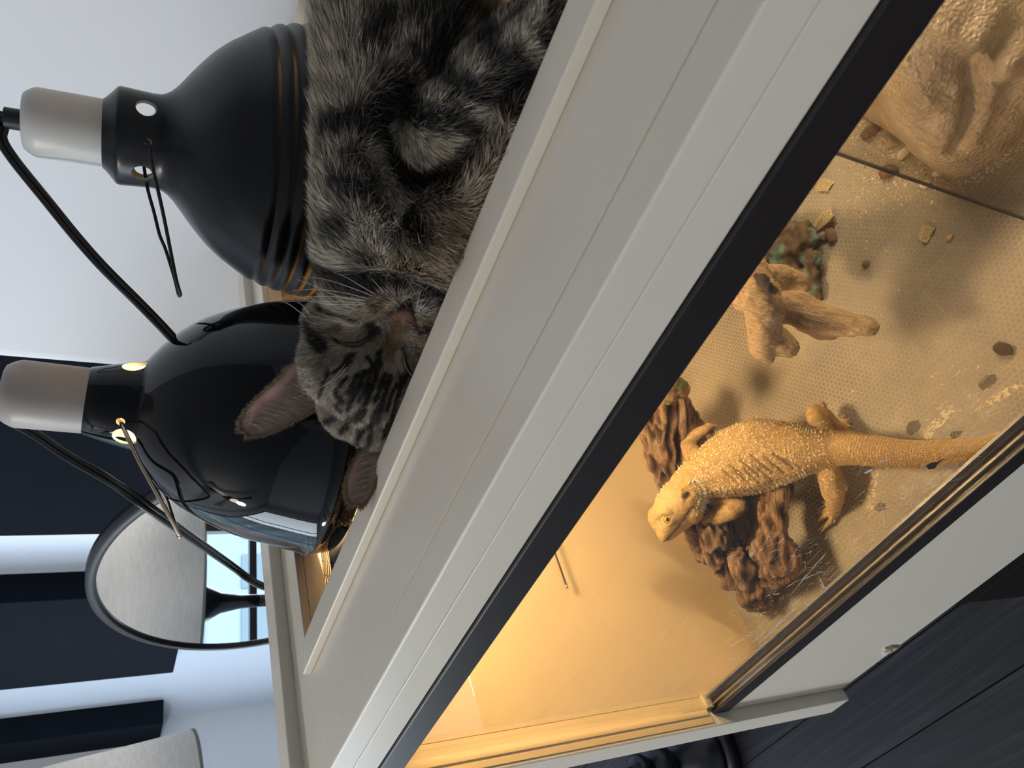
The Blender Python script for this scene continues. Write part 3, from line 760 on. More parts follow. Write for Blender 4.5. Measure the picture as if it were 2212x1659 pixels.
twin_cord([g1, g1 + a1 * .03 * S, K(6, 272, dg1), K(3, 300, dg1), K(30, 345, dg1 + .02), K(100, 432, dg1 + .05), K(160, 506, dg1 + .1), K(220, 574, dg1 + .15), K(300, 654, dg1 + .25), K(345, 700, dg1 + .3), K(384, 742, dg1 + .35), K(430, 790, dg1 + .4), K(470, 830, dg1 + .4)], .0125 * S, 'cord', lamp1)
g2 = B2 + a2 * (1.305 * S); dg2 = depth(g2); de = depth(atx(578, 1268, -3.47))
twin_cord([g2, g2 + a2 * .02 * S, K(0, 870, dg2 + .12), K(20, 905, dg2 + .16), K(62, 930, dg2 + .17), K(88, 946, dg2 + .17), K(150, 988, dg2 + .17), K(232, 1035, dg2 + .15), K(320, 1096, dg2 + .1), K(430, 1173, (dg2 + de) / 2), K(500, 1222, de - .1), K(540, 1252, de - .03), K(565, 1265, de), K(590, 1269, de + .02), K(680, 1265, de + .1)], .0105 * S, 'cord', lamp2)
# small black puck on the mesh in front of the glossy lamp
pk = atz(742, 1172, ZM)
puck = thing('thermostat_puck', pk, 'flat black round puck on the mesh beside the glossy lamp', 'puck')
MB().lathe([(.150 * S, .001), (.152 * S, .0022), (.146 * S, .0034), (.136 * S, .0036), (.133 * S, .0030), (.125 * S, .0031), (.02 * S, .0034)], pk, n=56).obj('puck_body', M['black_plastic'], puck, True)

# ================================================================ things in the vivarium
def grow(name, balls, voxel, smooth=6, factor=0.5):
    """balls: (centre, radius); one continuous skin round them"""
    bm = bmesh.new()
    for (c, r) in balls:
        bmesh.ops.create_icosphere(bm, subdivisions=2, radius=r, matrix=Matrix.Translation(c))
    me = bpy.data.meshes.new(name); bm.to_mesh(me); bm.free()
    o = bpy.data.objects.new(name, me); COL.objects.link(o)
    rm = o.modifiers.new('skin', 'REMESH'); rm.mode = 'VOXEL'; rm.voxel_size = voxel
    sm = o.modifiers.new('smooth', 'SMOOTH'); sm.iterations = smooth; sm.factor = factor
    dg = bpy.context.evaluated_depsgraph_get(); dg.update()
    m2 = bpy.data.meshes.new_from_object(o.evaluated_get(dg))
    bpy.data.objects.remove(o); bpy.data.meshes.remove(me)
    n = len(m2.vertices); V = np.empty(n * 3); m2.vertices.foreach_get('co', V); V = V.reshape(-1, 3)
    Q = np.array([list(p.vertices) for p in m2.polygons if len(p.vertices) == 4], dtype=np.int32).reshape(-1, 4)
    T = np.array([list(p.vertices) for p in m2.polygons if len(p.vertices) == 3], dtype=np.int32).reshape(-1, 3)
    bpy.data.meshes.remove(m2)
    return V, T, Q
def normals(V, T, Q):
    N = np.zeros_like(V)
    if len(Q):
        fn = np.cross(V[Q[:, 2]] - V[Q[:, 0]], V[Q[:, 3]] - V[Q[:, 1]])
        for k in range(4): np.add.at(N, Q[:, k], fn)
    if len(T):
        fn = np.cross(V[T[:, 1]] - V[T[:, 0]], V[T[:, 2]] - V[T[:, 0]])
        for k in range(3): np.add.at(N, T[:, k], fn)
    return N / (np.linalg.norm(N, axis=1, keepdims=True) + 1e-12)
def chain(pts, step=0.35):
    """pts: (Vector, radius) -> balls along the polyline"""
    out = []
    for (p, r), (q, s) in zip(pts[:-1], pts[1:]):
        L = (q - p).length; n = max(1, int(L / (step * min(r, s)) + .5))
        for i in range(n): t = i / n; out.append((p.lerp(q, t), r + (s - r) * t))
    out.append(pts[-1]); return out
def fnoise(V, scale, seed=0.0, octs=1):
    """cheap smooth value noise on arrays, -1..1"""
    out = np.zeros(len(V)); amp = 1.0; tot = 0
    for o_ in range(octs):
        P = V * scale * (2 ** o_) + seed * 17.13 + 100.0
        I = np.floor(P).astype(np.int64); f = P - I; f = f * f * (3 - 2 * f); acc = 0
        for dx in (0, 1):
            for dy in (0, 1):
                for dz in (0, 1):
                    h = ((I[:, 0] + dx) * 374761393 + (I[:, 1] + dy) * 668265263 + (I[:, 2] + dz) * 2147483647 + int(seed * 7919)) & 0xffffffff
                    h = ((h ^ (h >> 13)) * 1274126177) & 0xffffffff; h = (h ^ (h >> 16)) & 0xffff
                    w = (f[:, 0] if dx else 1 - f[:, 0]) * (f[:, 1] if dy else 1 - f[:, 1]) * (f[:, 2] if dz else 1 - f[:, 2])
                    acc = acc + w * (h / 32767.5 - 1.0)
        out += amp * acc; tot += amp; amp *= 0.5
    return out / tot
def seg_dist(V, P):
    """distance of points to a polyline"""
    best = np.full(len(V), 1e9)
    P = [np.array(p) for p in P]
    if len(P) == 1: return np.linalg.norm(V - P[0], axis=1)
    for a, b in zip(P[:-1], P[1:]):
        d = b - a; L = d @ d + 1e-15
        t = np.clip((V - a) @ d / L, 0, 1); best = np.minimum(best, np.linalg.norm(V - a - t[:, None] * d, axis=1))
    return best
def wood_piece(name, label, cat, balls, voxel, axis, amp, colors, stretch=6.0, freq=160, lump=60, lamp_=0.002, cols=None):
    V, T, Q = grow(name, balls, voxel, 4)
    N = normals(V, T, Q); ax = np.array(Vector(axis).normalized())
    along = V @ ax
    Vs = (V - along[:, None] * ax) * freq + (along * freq / stretch)[:, None] * ax
    warp = fnoise(V, 40, 3)[:, None] * ax * 0.8
    r = 1 - np.abs(fnoise(Vs / 1.0 + warp, 1.0, 1, 2)) * 3.2; r = np.clip(r, -.7, 1)
    V = V + N * (r[:, None] * -amp * 0 + np.minimum(r, .9)[:, None] * amp) + N * (fnoise(V, lump, 5, 2) * lamp_)[:, None]
    lo = V.min(0)
    V[:, 2] = np.maximum(V[:, 2], H + FZ * S + 0.0002)
    base = Vector(((V[:, 0].min() + V[:, 0].max()) / 2, (V[:, 1].min() + V[:, 1].max()) / 2, V[:, 2].min()))
    if cols is not None:
        c = cols(V, N, r); o = fast_mesh(name, V, T, Q, colors, None, c, True, base)
    else: o = fast_mesh(name, V, T, Q, colors, None, None, True, base)
    return tag(o, label, cat)
wood_a = driftwood('pale_driftwood', (0.09, 0.055, 0.03), (0.37, 0.26, 0.15), (0.55, 0.42, 0.27), tuple(F(1878, 711, .48) - F(1650, 660, .8)), 10, 480)
wood_b = driftwood('grey_driftwood', (0.055, 0.032, 0.022), (0.24, 0.15, 0.09), (0.36, 0.25, 0.16), (0.1, -0.9, 0.3), 9, 300)
def fb(px, py, h, r): return (F(px, py, h), FR(px, py, h, r))
# forked pale branch in the middle
bl = chain([fb(1625, 590, 1.02, 34), fb(1640, 640, 1.02, 40), fb(1652, 690, .92, 40), fb(1652, 745, .80, 34), fb(1660, 765, .76, 22)]) \
   + chain([fb(1655, 720, .84, 34), fb(1690, 748, .74, 26), fb(1705, 752, .72, 22)]) + chain([fb(1604, 652, .98, 22), fb(1640, 640, .98, 30)]) \
   + chain([fb(1672, 628, .95, 18), fb(1660, 640, .98, 24)])
bl += chain([fb(1650, 660, .80, 34), fb(1720, 668, .66, 36), fb(1780, 690, .58, 33), fb(1840, 704, .52, 27), fb(1878, 711, .48, 20)])
bl += chain([fb(1740, 690, .55, 26), fb(1780, 715, .46, 22), fb(1800, 722, .42, 17)])
bl += chain([fb(1640, 600, .75, 26), fb(1690, 605, .50, 30), fb(1725, 612, .42, 26)]) + chain([fb(1622, 600, .95, 34), fb(1618, 565, .5, 36), fb(1614, 540, .06, 40)])
wp = wood_piece('driftwood_branch', 'pale forked driftwood branch with knobs lying in the middle of the liner', 'driftwood', bl, 0.0019, tuple(F(1878, 711, .48) - F(1650, 660, .8)), 0.0011, wood_a, 10, 300, 70, 0.0030)
kn = [fb(1648, 604, 1.10, 15), fb(1658, 618, 1.09, 14), fb(1668, 628, 1.06, 12), fb(1636, 596, 1.10, 9)]
V, T, Q = grow('knot', kn, 0.0016, 2); N = normals(V, T, Q); V = V + N * (fnoise(V, 400, 3, 2) * .0018)[:, None]
tag(fast_mesh('dark_knot', V, T, Q, plain('burnt_knot', (.035, .022, .015), .8, var=.6, scale=300, bump=.7), wp, None, True), 'dark broken knot')
# gnarled stump along the left wall, under the lizard
bl = []
for (a_, b_) in [((1405, 905, .62, 22), (1425, 1000, .52, 26)), ((1432, 870, .62, 24), (1448, 1010, .48, 26)), ((1462, 880, .50, 26), (1478, 985, .42, 30)), ((1490, 905, .40, 20), (1495, 985, .34, 26)), ((1425, 1000, .52, 24), (1450, 1060, .44, 18))]:
    bl += chain([fb(*a_), fb(*b_)])
bl += [fb(1500, 903, .38, 9), fb(1506, 917, .36, 11), fb(1496, 930, .34, 10), fb(1432, 985, .56, 13)]
for (a_, b_, c_) in [((1470, 1000, .42, 30), (1500, 1130, .42, 22), (1522, 1195, .34, 15)), ((1500, 1010, .38, 34), (1545, 1160, .40, 26), (1552, 1222, .30, 16)),
                     ((1545, 1040, .26, 34), (1572, 1150, .26, 28), (1580, 1250, .24, 20)), ((1585, 1160, .20, 22), (1610, 1230, .30, 20), (1625, 1295, .18, 24)), ((1620, 1255, .24, 24), (1640, 1290, .14, 22), (1640, 1300, .08, 20)),
                     ((1540, 1030, .15, 40), (1560, 1120, .15, 46), (1600, 1220, .12, 30))]:
    bl += chain([fb(*a_), fb(*b_), fb(*c_)])
bl += chain([fb(1690, 1055, .28, 24), fb(1672, 1110, .30, 25), fb(1664, 1150, .32, 28), fb(1672, 1185, .32, 36), fb(1690, 1200, .28, 36), fb(1700, 1215, .22, 26)])
bl += chain([fb(1650, 1180, .3, 18), fb(1640, 1195, .28, 12)]) + chain([fb(1690, 1055, .28, 22), fb(1660, 1025, .2, 22), fb(1600, 1020, .16, 26)]) + chain([fb(1690, 1225, .2, 26), fb(1650, 1245, .16, 26), fb(1625, 1270, .14, 24)])
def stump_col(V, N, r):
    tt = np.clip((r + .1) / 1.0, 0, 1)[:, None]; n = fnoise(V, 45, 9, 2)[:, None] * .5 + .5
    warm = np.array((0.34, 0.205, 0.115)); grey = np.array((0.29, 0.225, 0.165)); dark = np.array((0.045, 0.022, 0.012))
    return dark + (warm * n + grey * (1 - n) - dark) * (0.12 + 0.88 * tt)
def stump_mat():
    t = NT('stump_wood'); a = t.n.new('ShaderNodeAttribute'); a.attribute_name = 'Col'
    q = Vector((0, 0, 1)).rotation_difference((F(1490, 1150, .4) - F(1470, 950, .45)).normalized()).inverted().to_euler()
    v = t.coords((620, 620, 50), q); g = t.noise(v, 1.0, 5, 0.65, 0.9)
    t.col(t.mix(1.0, a.outputs['Color'], t.ramp(g, [(0.34, (0.30, 0.26, 0.22)), (0.50, (0.95, 0.92, 0.90)), (0.7, (1.35, 1.33, 1.3))]), 'MULTIPLY'))
    return t.done(0.85, spec=0.15, normal=t.bump(g, 0.9, 0.0024))
M['stump'] = stump_mat()
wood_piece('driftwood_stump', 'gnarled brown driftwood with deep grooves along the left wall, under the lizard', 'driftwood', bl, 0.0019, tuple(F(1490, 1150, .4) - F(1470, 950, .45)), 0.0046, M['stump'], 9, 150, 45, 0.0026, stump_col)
# mossy bark cap on the stump
bl = [fb(1440, 835, .80, 30), fb(1462, 838, .74, 26), fb(1470, 842, .72, 22), fb(1445, 856, .78, 20), fb(1425, 862, .80, 12), fb(1420, 840, .84, 28)]
V, T, Q = grow('bark', bl, 0.0021, 4); N = normals(V, T, Q); V = V + N * (fnoise(V, 250, 3, 2) * 0.0016)[:, None]
n = fnoise(V, 160, 8, 2)[:, None]; c = np.where(n > .05, np.array((0.10, 0.115, 0.03)), np.array((0.24, 0.155, 0.085))) * (1 + .4 * fnoise(V, 500, 2)[:, None])
M['bark'] = attr_mat('mossy_bark', 0.85, 0.2, 600, 0.6, 0.001)
tag(fast_mesh('mossy_bark', V, T, Q, M['bark'], None, c, True, tuple(V.mean(0))), 'rounded mossy bark cap on top of the grooved driftwood', 'bark')
# dark bark with teal lichen behind the branch
bl = [fb(1668, 520, .15, 38), fb(1700, 545, .12, 44), fb(1735, 520, .10, 30), fb(1752, 560, .09, 22), fb(1745, 600, .08, 24), fb(1760, 625, .06, 16), fb(1690, 585, .14, 36), fb(1655, 560, .2, 30), fb(1768, 640, .05, 10), fb(1740, 490, .08, 18), fb(1710, 500, .14, 26)]
V, T, Q = grow('bark', bl, 0.0022, 2); N = normals(V, T, Q); V = V + N * (fnoise(V, 180, 3, 3) * 0.0042)[:, None]; V[:, 2] = np.maximum(V[:, 2], H + FZ * S + .0002)
n = fnoise(V, 110, 4, 2)[:, None]; q = fnoise(V, 300, 6, 2)[:, None]
c = np.where((n > .16), np.array((0.11, 0.17, 0.135)), np.array((0.10, 0.068, 0.042))) * (1 + .6 * q); c = np.clip(c, 0.01, 1)
tag(fast_mesh('bark_chunk', V, T, Q, M['bark'], None, c, True, (V[:, 0].mean(), V[:, 1].mean(), V[:, 2].min())), 'dark crumbly bark chunk with teal lichen behind the pale branch', 'bark')
# resin rock hide
low = [(1860, 250), (1890, 268), (1918, 283), (1952, 306), (1983, 331), (2002, 352), (2022, 370), (2045, 381), (2066, 384), (2090, 380), (2112, 370), (2136, 355), (2160, 338), (2186, 312), (2212, 287), (2260, 240), (2330, 190)]
upp = [((2340, -150), .0), ((2150, -190), .1), ((2064, -60), .34), ((2040, 0), .32), ((2012, 74), .30), ((1974, 139), .24), ((1932, 178), .17), ((1886, 208), .08), ((1864, 232), .02)]
outl = [F(px, py, 0) for (px, py) in low] + [F(px, py, h) for ((px, py), h) in upp]
outl = [Vector((p.x, p.y, 0)) for p in outl]
ctr = F(2140, 110, 0); ctr = Vector((ctr.x, ctr.y, 0)); tip = F(1870, 240, 0); tip = Vector((tip.x, tip.y, 0)); axr = (ctr - tip)
rim_ = bezier(outl + [outl[0]], 12)[:-1]
NRr = len(rim_); NS_ = 90
V = []
for i in range(NS_ + 1):
    s_ = (i / NS_) ** .8
    for p in rim_:
        q = ctr.lerp(p, s_); t_ = max(0, min(1.3, (q - tip).dot(axr) / axr.length_squared))
        hm = (.16 + .62 * min(1, t_) ** .8) * S; V.append((q.x, q.y, H + FZ * S + hm * max(0.0, 1 - s_ ** 2.6) ** .55))
V = np.array(V); Q = np.array([(i * NRr + j, i * NRr + (j + 1) % NRr, (i + 1) * NRr + (j + 1) % NRr, (i + 1) * NRr + j) for i in range(NS_) for j in range(NRr)]); T = np.zeros((0, 3), int)
N = normals(V, T, Q)
if N[:, 2].mean() < 0: Q = Q[:, ::-1]; N = -N
rbv = BVHTree.FromPolygons([tuple(v) for v in V], [tuple(f) for f in Q])
def rhit(px, py):
    h = rbv.ray_cast(Vector((0, 0, H)), Vector(ray(px, py)).normalized()); return h[0] if h[0] is not None else F(px, py, .3)
edge_k = np.clip((V[:, 2] - (H + FZ * S)) / .012, 0, 1)
for s_, wd, am in [([(2180, 85), (2160, 106), (2125, 128), (2098, 146), (2100, 170), (2106, 193), (2104, 225), (2098, 257), (2084, 290), (2066, 322)], .0062, -.0085), ([(2108, 205), (2112, 240), (2108, 270)], .006, -.003), ([(2120, 175), (2128, 210), (2122, 250), (2108, 300)], .007, .004), ([(2048, 205), (2015, 250), (1990, 285)], .007, -.003), ([(2212, 110), (2180, 140), (2140, 190)], .007, .0045),
                   ([(2212, 175), (2170, 240), (2130, 290)], .008, -.003), ([(2085, 60), (2070, 110), (2060, 150)], .008, -.003), ([(2040, 300), (2060, 335)], .008, .003), ([(2150, 20), (2130, 70)], .008, .004)]:
    d = seg_dist(V, [rhit(*p) for p in s_]); V = V + N * (am * np.exp(-(d / wd) ** 2) * edge_k)[:, None]
V = V + N * ((fnoise(V, 28, 3, 3) * 0.0035 + fnoise(V, 260, 6, 2) * .0007) * edge_k)[:, None]; V[:, 2] = np.maximum(V[:, 2], H + FZ * S + .0002)
def rock_mat():
    t = NT('resin_rock'); v = t.coords()
    f1 = t.noise(v, 260, 4, 0.6, 1.6); f2 = t.noise(v, 40, 4); wv = t.n.new('ShaderNodeTexWave'); wv.wave_type = 'RINGS'; t.l.new(v, wv.inputs['Vector']); wv.inputs['Scale'].default_value = 60; wv.inputs['Distortion'].default_value = 14; wv.inputs['Detail'].default_value = 3; wv.inputs['Detail Scale'].default_value = 1.4
    vr = t.vor(t.coords((1, 1, 1)), 330, 'F1')
    hgt = t.mix(0.5, t.mix(0.4, f1, wv.outputs['Fac']), vr)
    t.col(t.ramp(t.mix(0.35, f2, f1), [(0.3, (0.36, 0.265, 0.18)), (0.7, (0.64, 0.515, 0.38))]))
    return t.done(0.27, spec=0.6, normal=t.bump(hgt, 1.0, 0.0022))
tag(fast_mesh('rock_hide', V, T, Q, rock_mat(), None, None, True, (V[:, 0].mean(), V[:, 1].mean(), V[:, 2].min())), 'big wrinkled tan resin rock hide at the right', 'rock hide')
# second hump of tan rock further back
bl = [(F(1915, 55, .18), .030), (F(1945, -20, .25), .036), (F(1890, 112, .12), .024), (F(1960, -90, .25), .04)]
V, T, Q = grow('rock', bl, 0.004, 10); N = normals(V, T, Q); V = V + N * (fnoise(V, 30, 5, 2) * .003)[:, None]; V[:, 2] = np.maximum(V[:, 2], H + FZ * S + .0002)
tag(fast_mesh('rock', V, T, Q, plain('tan_rock', (0.33, 0.23, 0.14), 0.5, var=.3, scale=40, bump=.4), None, None, True, (V[:, 0].mean(), V[:, 1].mean(), V[:, 2].min())), 'smooth tan rock behind the wrinkled rock hide', 'rock')
# crumbs of substrate
def crumbs():
    V, T = [], []; R = random.Random(11)
    def add(px, py, r, asp=1.0):
        c = F(px, py, 0); r = r * 0.00034
        b = len(V); a0 = R.random() * 6.28
        for (u, v_, w_) in ((1, 0, 0), (-1, 0, 0), (0, 1, 0), (0, -1, 0), (0, 0, 1.0), (0, 0, -.1)):
            k = r * R.uniform(.6, 1.25); x = u * k * asp; y_ = v_ * k
            V.append((c.x + x * math.cos(a0) - y_ * math.sin(a0), c.y + x * math.sin(a0) + y_ * math.cos(a0), c.z + max(w_, 0) * k * .9 + .0001))
        for f in ((0, 2, 4), (2, 1, 4), (1, 3, 4), (3, 0, 4)): T.append(tuple(b + i for i in f))
    def cluster(n, cx_, cy_, sx, sy, ang, r0, r1):
        for i in range(n):
            u = R.gauss(0, sx); v_ = R.gauss(0, sy); a = math.radians(ang)
            add(cx_ + u * math.cos(a) - v_ * math.sin(a), cy_ + u * math.sin(a) + v_ * math.cos(a), R.uniform(r0, r1) * (2.2 if R.random() < .05 else 1), R.uniform(1, 1.7))
    cluster(2600, 1915, 325, 75, 26, 42, .4, 1.7); cluster(120, 1930, 320, 60, 22, 42, 1.5, 3.0); cluster(500, 1900, 400, 60, 22, 30, .5, 1.9); cluster(260, 1850, 440, 40, 20, 60, .5, 1.8); cluster(420, 2140, 365, 70, 9, -38, .6, 2.2)
    cluster(160, 2030, 385, 30, 10, 10, .7, 2.3); cluster(220, 1850, 520, 70, 60, 0, .4, 1.3); cluster(160, 2060, 640, 120, 120, 0, .4, 1.1); cluster(260, 1980, 760, 110, 60, -20, .4, 1.2)
    cluster(150, 2120, 880, 60, 60, 0, .4, 1.2); cluster(90, 1600, 830, 80, 70, 0, .5, 1.3)
    return V, T
cv, ct = crumbs()
cc = np.repeat(np.array([random.choice([(0.42, .31, .17), (.34, .24, .12), (.5, .42, .28), (.16, .10, .05), (.26, .17, .08), (.55, .5, .4)]) for _ in range(len(cv) // 6)]), 6, axis=0)
tag(fast_mesh('substrate_crumbs', np.array(cv), ct, [], attr_mat('crumb', 0.8), None, cc, False, tuple(F(1915, 325))), 'loose tan crumbs of substrate scattered beside the rock hide', 'crumbs', kind='stuff')
# loose chips, skin flakes, droppings
def chunk(name, label, cat, px, py, r, hgt, col, asp=1.3, ang=0.0, seed=1, group=None, smooth=False, flat=.7):
    R = random.Random(seed); bm = bmesh.new(); bmesh.ops.create_icosphere(bm, subdivisions=2, radius=1.0); c = F(px, py, 0); rr = FR(px, py, 0, r)
    dx = (F(px + 1, py, 0) - F(px, py, 0)); a = math.atan2(dx.y, dx.x) + ang
    vs = []
    for v in bm.verts:
        k = 1 + .28 * noise.noise(v.co * 1.6 + Vector((seed * 3.1, 0, 0))); x, y_, z_ = v.co.x * k * rr * asp, v.co.y * k * rr, v.co.z * k * rr * flat
        vs.append((c.x + x * math.cos(a) - y_ * math.sin(a), c.y + x * math.sin(a) + y_ * math.cos(a), c.z + max(z_ + rr * flat * .7, .0001)))
    fs = [tuple(v.index for v in f.verts) for f in bm.faces]; bm.free()
    o = mesh_obj(name, vs, fs, col, None, smooth, c); return tag(o, label, cat, group)
brown = plain('brown_bark', (0.12, 0.07, 0.04), 0.85, var=.5, scale=200, bump=.6); white_chip = plain('white_chip', (0.58, 0.52, 0.42), .8, var=.2, scale=200, bump=.4); tan = plain('tan_chip', (.36, .25, .13), .8, var=.3, scale=200, bump=.4)
chunk('bark_chip', 'curled brown bark chip in the crumbs beside the dark pane edge', 'bark chip', 1922, 372, 15, .1, brown, 1.5, .2, 3)
chunk('bark_chip', 'brown bark chip under the corner of the rock hide', 'bark chip', 1884, 286, 14, .1, brown, 1.7, .5, 4)
chunk('bark_chip', 'twisted dark bark chip between the leaf shard and the teal bark', 'bark chip', 1798, 508, 13, .1, brown, 1.5, -.9, 5)
chunk('bark_chip', 'small brown bark chip lying alone in the shadow of the branch', 'bark chip', 1872, 570, 8, .1, brown, 1.2, .4, 6)
chunk('bark_chip', 'grey bark chip touching the leaf shard', 'bark chip', 1780, 512, 12, .1, plain('grey_bark', (.16, .12, .085), .85, var=.4, scale=200, bump=.5), 1.1, .4, 7)
chunk('dropping', 'dark dried dropping alone on the open liner', 'dropping', 2170, 755, 14, .1, plain('dropping', (.050, .030, .018), .8, var=.5, scale=260, bump=.6), 1.5, -.3, 8)
chunk('pebble', 'white stone chip just clear of the rock hide tip', 'pebble', 2001, 399, 9, .1, white_chip, 1.2, .2, 9)
chunk('pebble', 'white stone chip touching the rock hide tip', 'pebble', 2025, 375, 8, .1, white_chip, 1.1, .6, 10)
chunk('pebble', 'pale stone chip wedged along the side of the rock hide', 'pebble', 1955, 332, 11, .1, white_chip, 1.5, .9, 11)
chunk('pebble', 'tan stone chip between the bark chip and rock hide', 'pebble', 1926, 312, 9, .1, tan, 1.2, .4, 12)
chunk('crumb', 'orange tan crumb beside the cut skin shard', 'crumb', 2052, 514, 6, .1, tan, 1.6, .9, 13)
def flake(label, outline, name, thick, col, cat='skin flake', lift=.01):
    top = [F(px, py, lift + .012 * math.sin(i * 2.1)) for i, (px, py) in enumerate(outline)]; n_ = len(top); c = sum(top, Vector()) / n_
    vs = [tuple(p) for p in top] + [tuple(p - Vector((0, 0, thick))) for p in top]; fs = [tuple(range(n_)), tuple(n_ + i for i in reversed(range(n_)))] + [(i, n_ + i, n_ + (i + 1) % n_, (i + 1) % n_) for i in range(n_)]
    vs = [(x, y_, max(z_, H + FZ * S + .0002)) for (x, y_, z_) in vs]
    return tag(mesh_obj(name, vs, fs, col, None, False, F(*outline[0])), label, cat)
def flake_mat():
    t = NT('scaly_skin'); v = t.coords(); d = t.vor(v, 520, 'DISTANCE_TO_EDGE'); t.col(t.ramp(d, [(0.0, (.16, .11, .06)), (0.14, (.36, .29, .17))])); return t.done(.6, normal=t.bump(d, .6, .001))
M['skin'] = flake_mat()
flake('scaly shard of shed skin shaped like a torn square, alone on the liner', [(1988, 492), (2000, 481), (2012, 486), (2019, 493), (2012, 503), (2010, 513), (2002, 525), (1990, 522), (1984, 514)], 'skin_shard', .0012, M['skin'])
flake('folded strip of shed skin leaning on the bark chips', [(1754, 484), (1782, 454), (1793, 450), (1800, 466), (1790, 478), (1764, 500), (1756, 503)], 'skin_strip', .0025, M['skin'], lift=.05)
flake('thin striped skin flake beside the dark pane edge', [(1763, 389), (1780, 385), (1806, 392), (1796, 400), (1788, 412), (1764, 414)], 'skin_flake', .0006, M['skin'])
def smear(outline, col, name, seed=0):
    P = []
    R = random.Random(seed)
    for i in range(len(outline)):
        a, b_ = outline[i], outline[(i + 1) % len(outline)]
        for t in (0, .33, .66): P.append((a[0] + (b_[0] - a[0]) * t + R.gauss(0, 1.2), a[1] + (b_[1] - a[1]) * t + R.gauss(0, 1.2)))
    vs = [tuple(F(px, py, .0025)) for (px, py) in P]; n_ = len(vs); c = np.mean(np.array(vs), 0)
    return mesh_obj(name, vs + [tuple(c)], [(i, (i + 1) % n_, n_) for i in range(n_)], col, viv)
def smear_mat(name, c0, c1, thr):
    t = NT(name); v = t.coords(); n_ = t.noise(v, 300, 4, .7); t.col(c0)
    tr = t.n.new('ShaderNodeBsdfTransparent'); mx = t.n.new('ShaderNodeMixShader'); t.l.new(t.ramp(n_, [(thr - .08, 0.0), (thr + .1, .85)]), mx.inputs[0]); t.l.new(tr.outputs[0], mx.inputs[1]); t.l.new(t.p.outputs[0], mx.inputs[2]); t.l.new(mx.outputs[0], t.n['Material Output'].inputs['Surface'])
    return t.done(.7)
sw = smear_mat('chalk_smear', (.55, .46, .31), 0, .46); sd = smear_mat('damp_stain', (.075, .062, .045), 0, .38)
for i, (ol, m_) in enumerate([([(1990, 942), (2010, 915), (2038, 885), (2058, 878), (2064, 890), (2045, 908), (2022, 932), (2004, 952)], sw), ([(1872, 1062), (1885, 1015), (1900, 1018), (1890, 1075), (1884, 1102), (1870, 1095)], sw),
        ([(1955, 930), (1962, 914), (1980, 908), (1990, 918), (1984, 932), (1968, 940)], sd), ([(2050, 940), (2060, 930), (2078, 932), (2070, 946), (2056, 950)], sd), ([(2112, 832), (2128, 812), (2150, 808), (2154, 822), (2138, 838), (2120, 844)], sd), ([(1888, 1098), (1898, 1086), (1914, 1088), (1912, 1100), (1898, 1106)], sd),
        ([(2128, 868), (2160, 842), (2205, 822), (2212, 836), (2180, 852), (2145, 878)], sw)]): smear(ol, m_, 'dried_smear' if m_ is sw else 'damp_stain', i)
# thin probe rod on the left wall
pr0, pr1 = atx(1196, 1186, XI + .05), atx(1225, 1269, XI + .05)
up = (pr0 - pr1).normalized()
rod = thing('probe_rod', pr1, 'thin dark probe rod hanging against the glowing left wall', 'probe')
MB().tube([pr1, pr0 + up * .12], .0009, 8).obj('rod', plain('probe_dark', (.05, .035, .02), .35), rod, True)
MB().tube([pr1 - up * .001, pr1 + up * .004], .0013, 8).obj('rod_tip', M['chrome'], rod, True)
# ================================================================ animals: shared tools
CAMP = Vector((0, 0, H))
def bvh_of(V, T, Q):
    return BVHTree.FromPolygons([tuple(v) for v in V], [tuple(f) for f in T] + [tuple(f) for f in Q])
def hit(b, px, py, d=2.2):
    r = Vector(ray(px, py)).normalized(); h = b.ray_cast(CAMP, r)
    if h[0] is None:
        n = b.find_nearest(K(px, py, d)); return n[0], n[1]
    return h[0], h[1]
def stroke3(b, pts, d=2.2, sub=3):
    out = []
    for i in range(len(pts) - 1):
        for k in range(sub):
            t = k / sub; out.append(hit(b, pts[i][0] + (pts[i + 1][0] - pts[i][0]) * t, pts[i][1] + (pts[i + 1][1] - pts[i][1]) * t, d)[0])
    out.append(hit(b, *pts[-1], d)[0]); return out
def blend(c, k, col): return c + (np.array(col) - c) * np.clip(k, 0, 1)[:, None]
def pxdir(dx, dy):
    v = ROT @ np.array([-dy, dx, 0.0]); return v / np.linalg.norm(v)
def sample_surface(V, T, Q, n, weight=None):
    tri = np.concatenate([T.reshape(-1, 3), Q[:, [0, 1, 2]], Q[:, [0, 2, 3]]]) if len(Q) else T
    A = np.linalg.norm(np.cross(V[tri[:, 1]] - V[tri[:, 0]], V[tri[:, 2]] - V[tri[:, 0]]), axis=1) / 2
    w_ = A * (weight[tri].mean(1) if weight is not None else 1.0)
    t = RNG.choice(len(tri), n, p=w_ / w_.sum()); u = np.sqrt(RNG.random(n)); v_ = RNG.random(n)
    bar = np.stack([1 - u, u * (1 - v_), u * v_], 1); return tri[t], bar
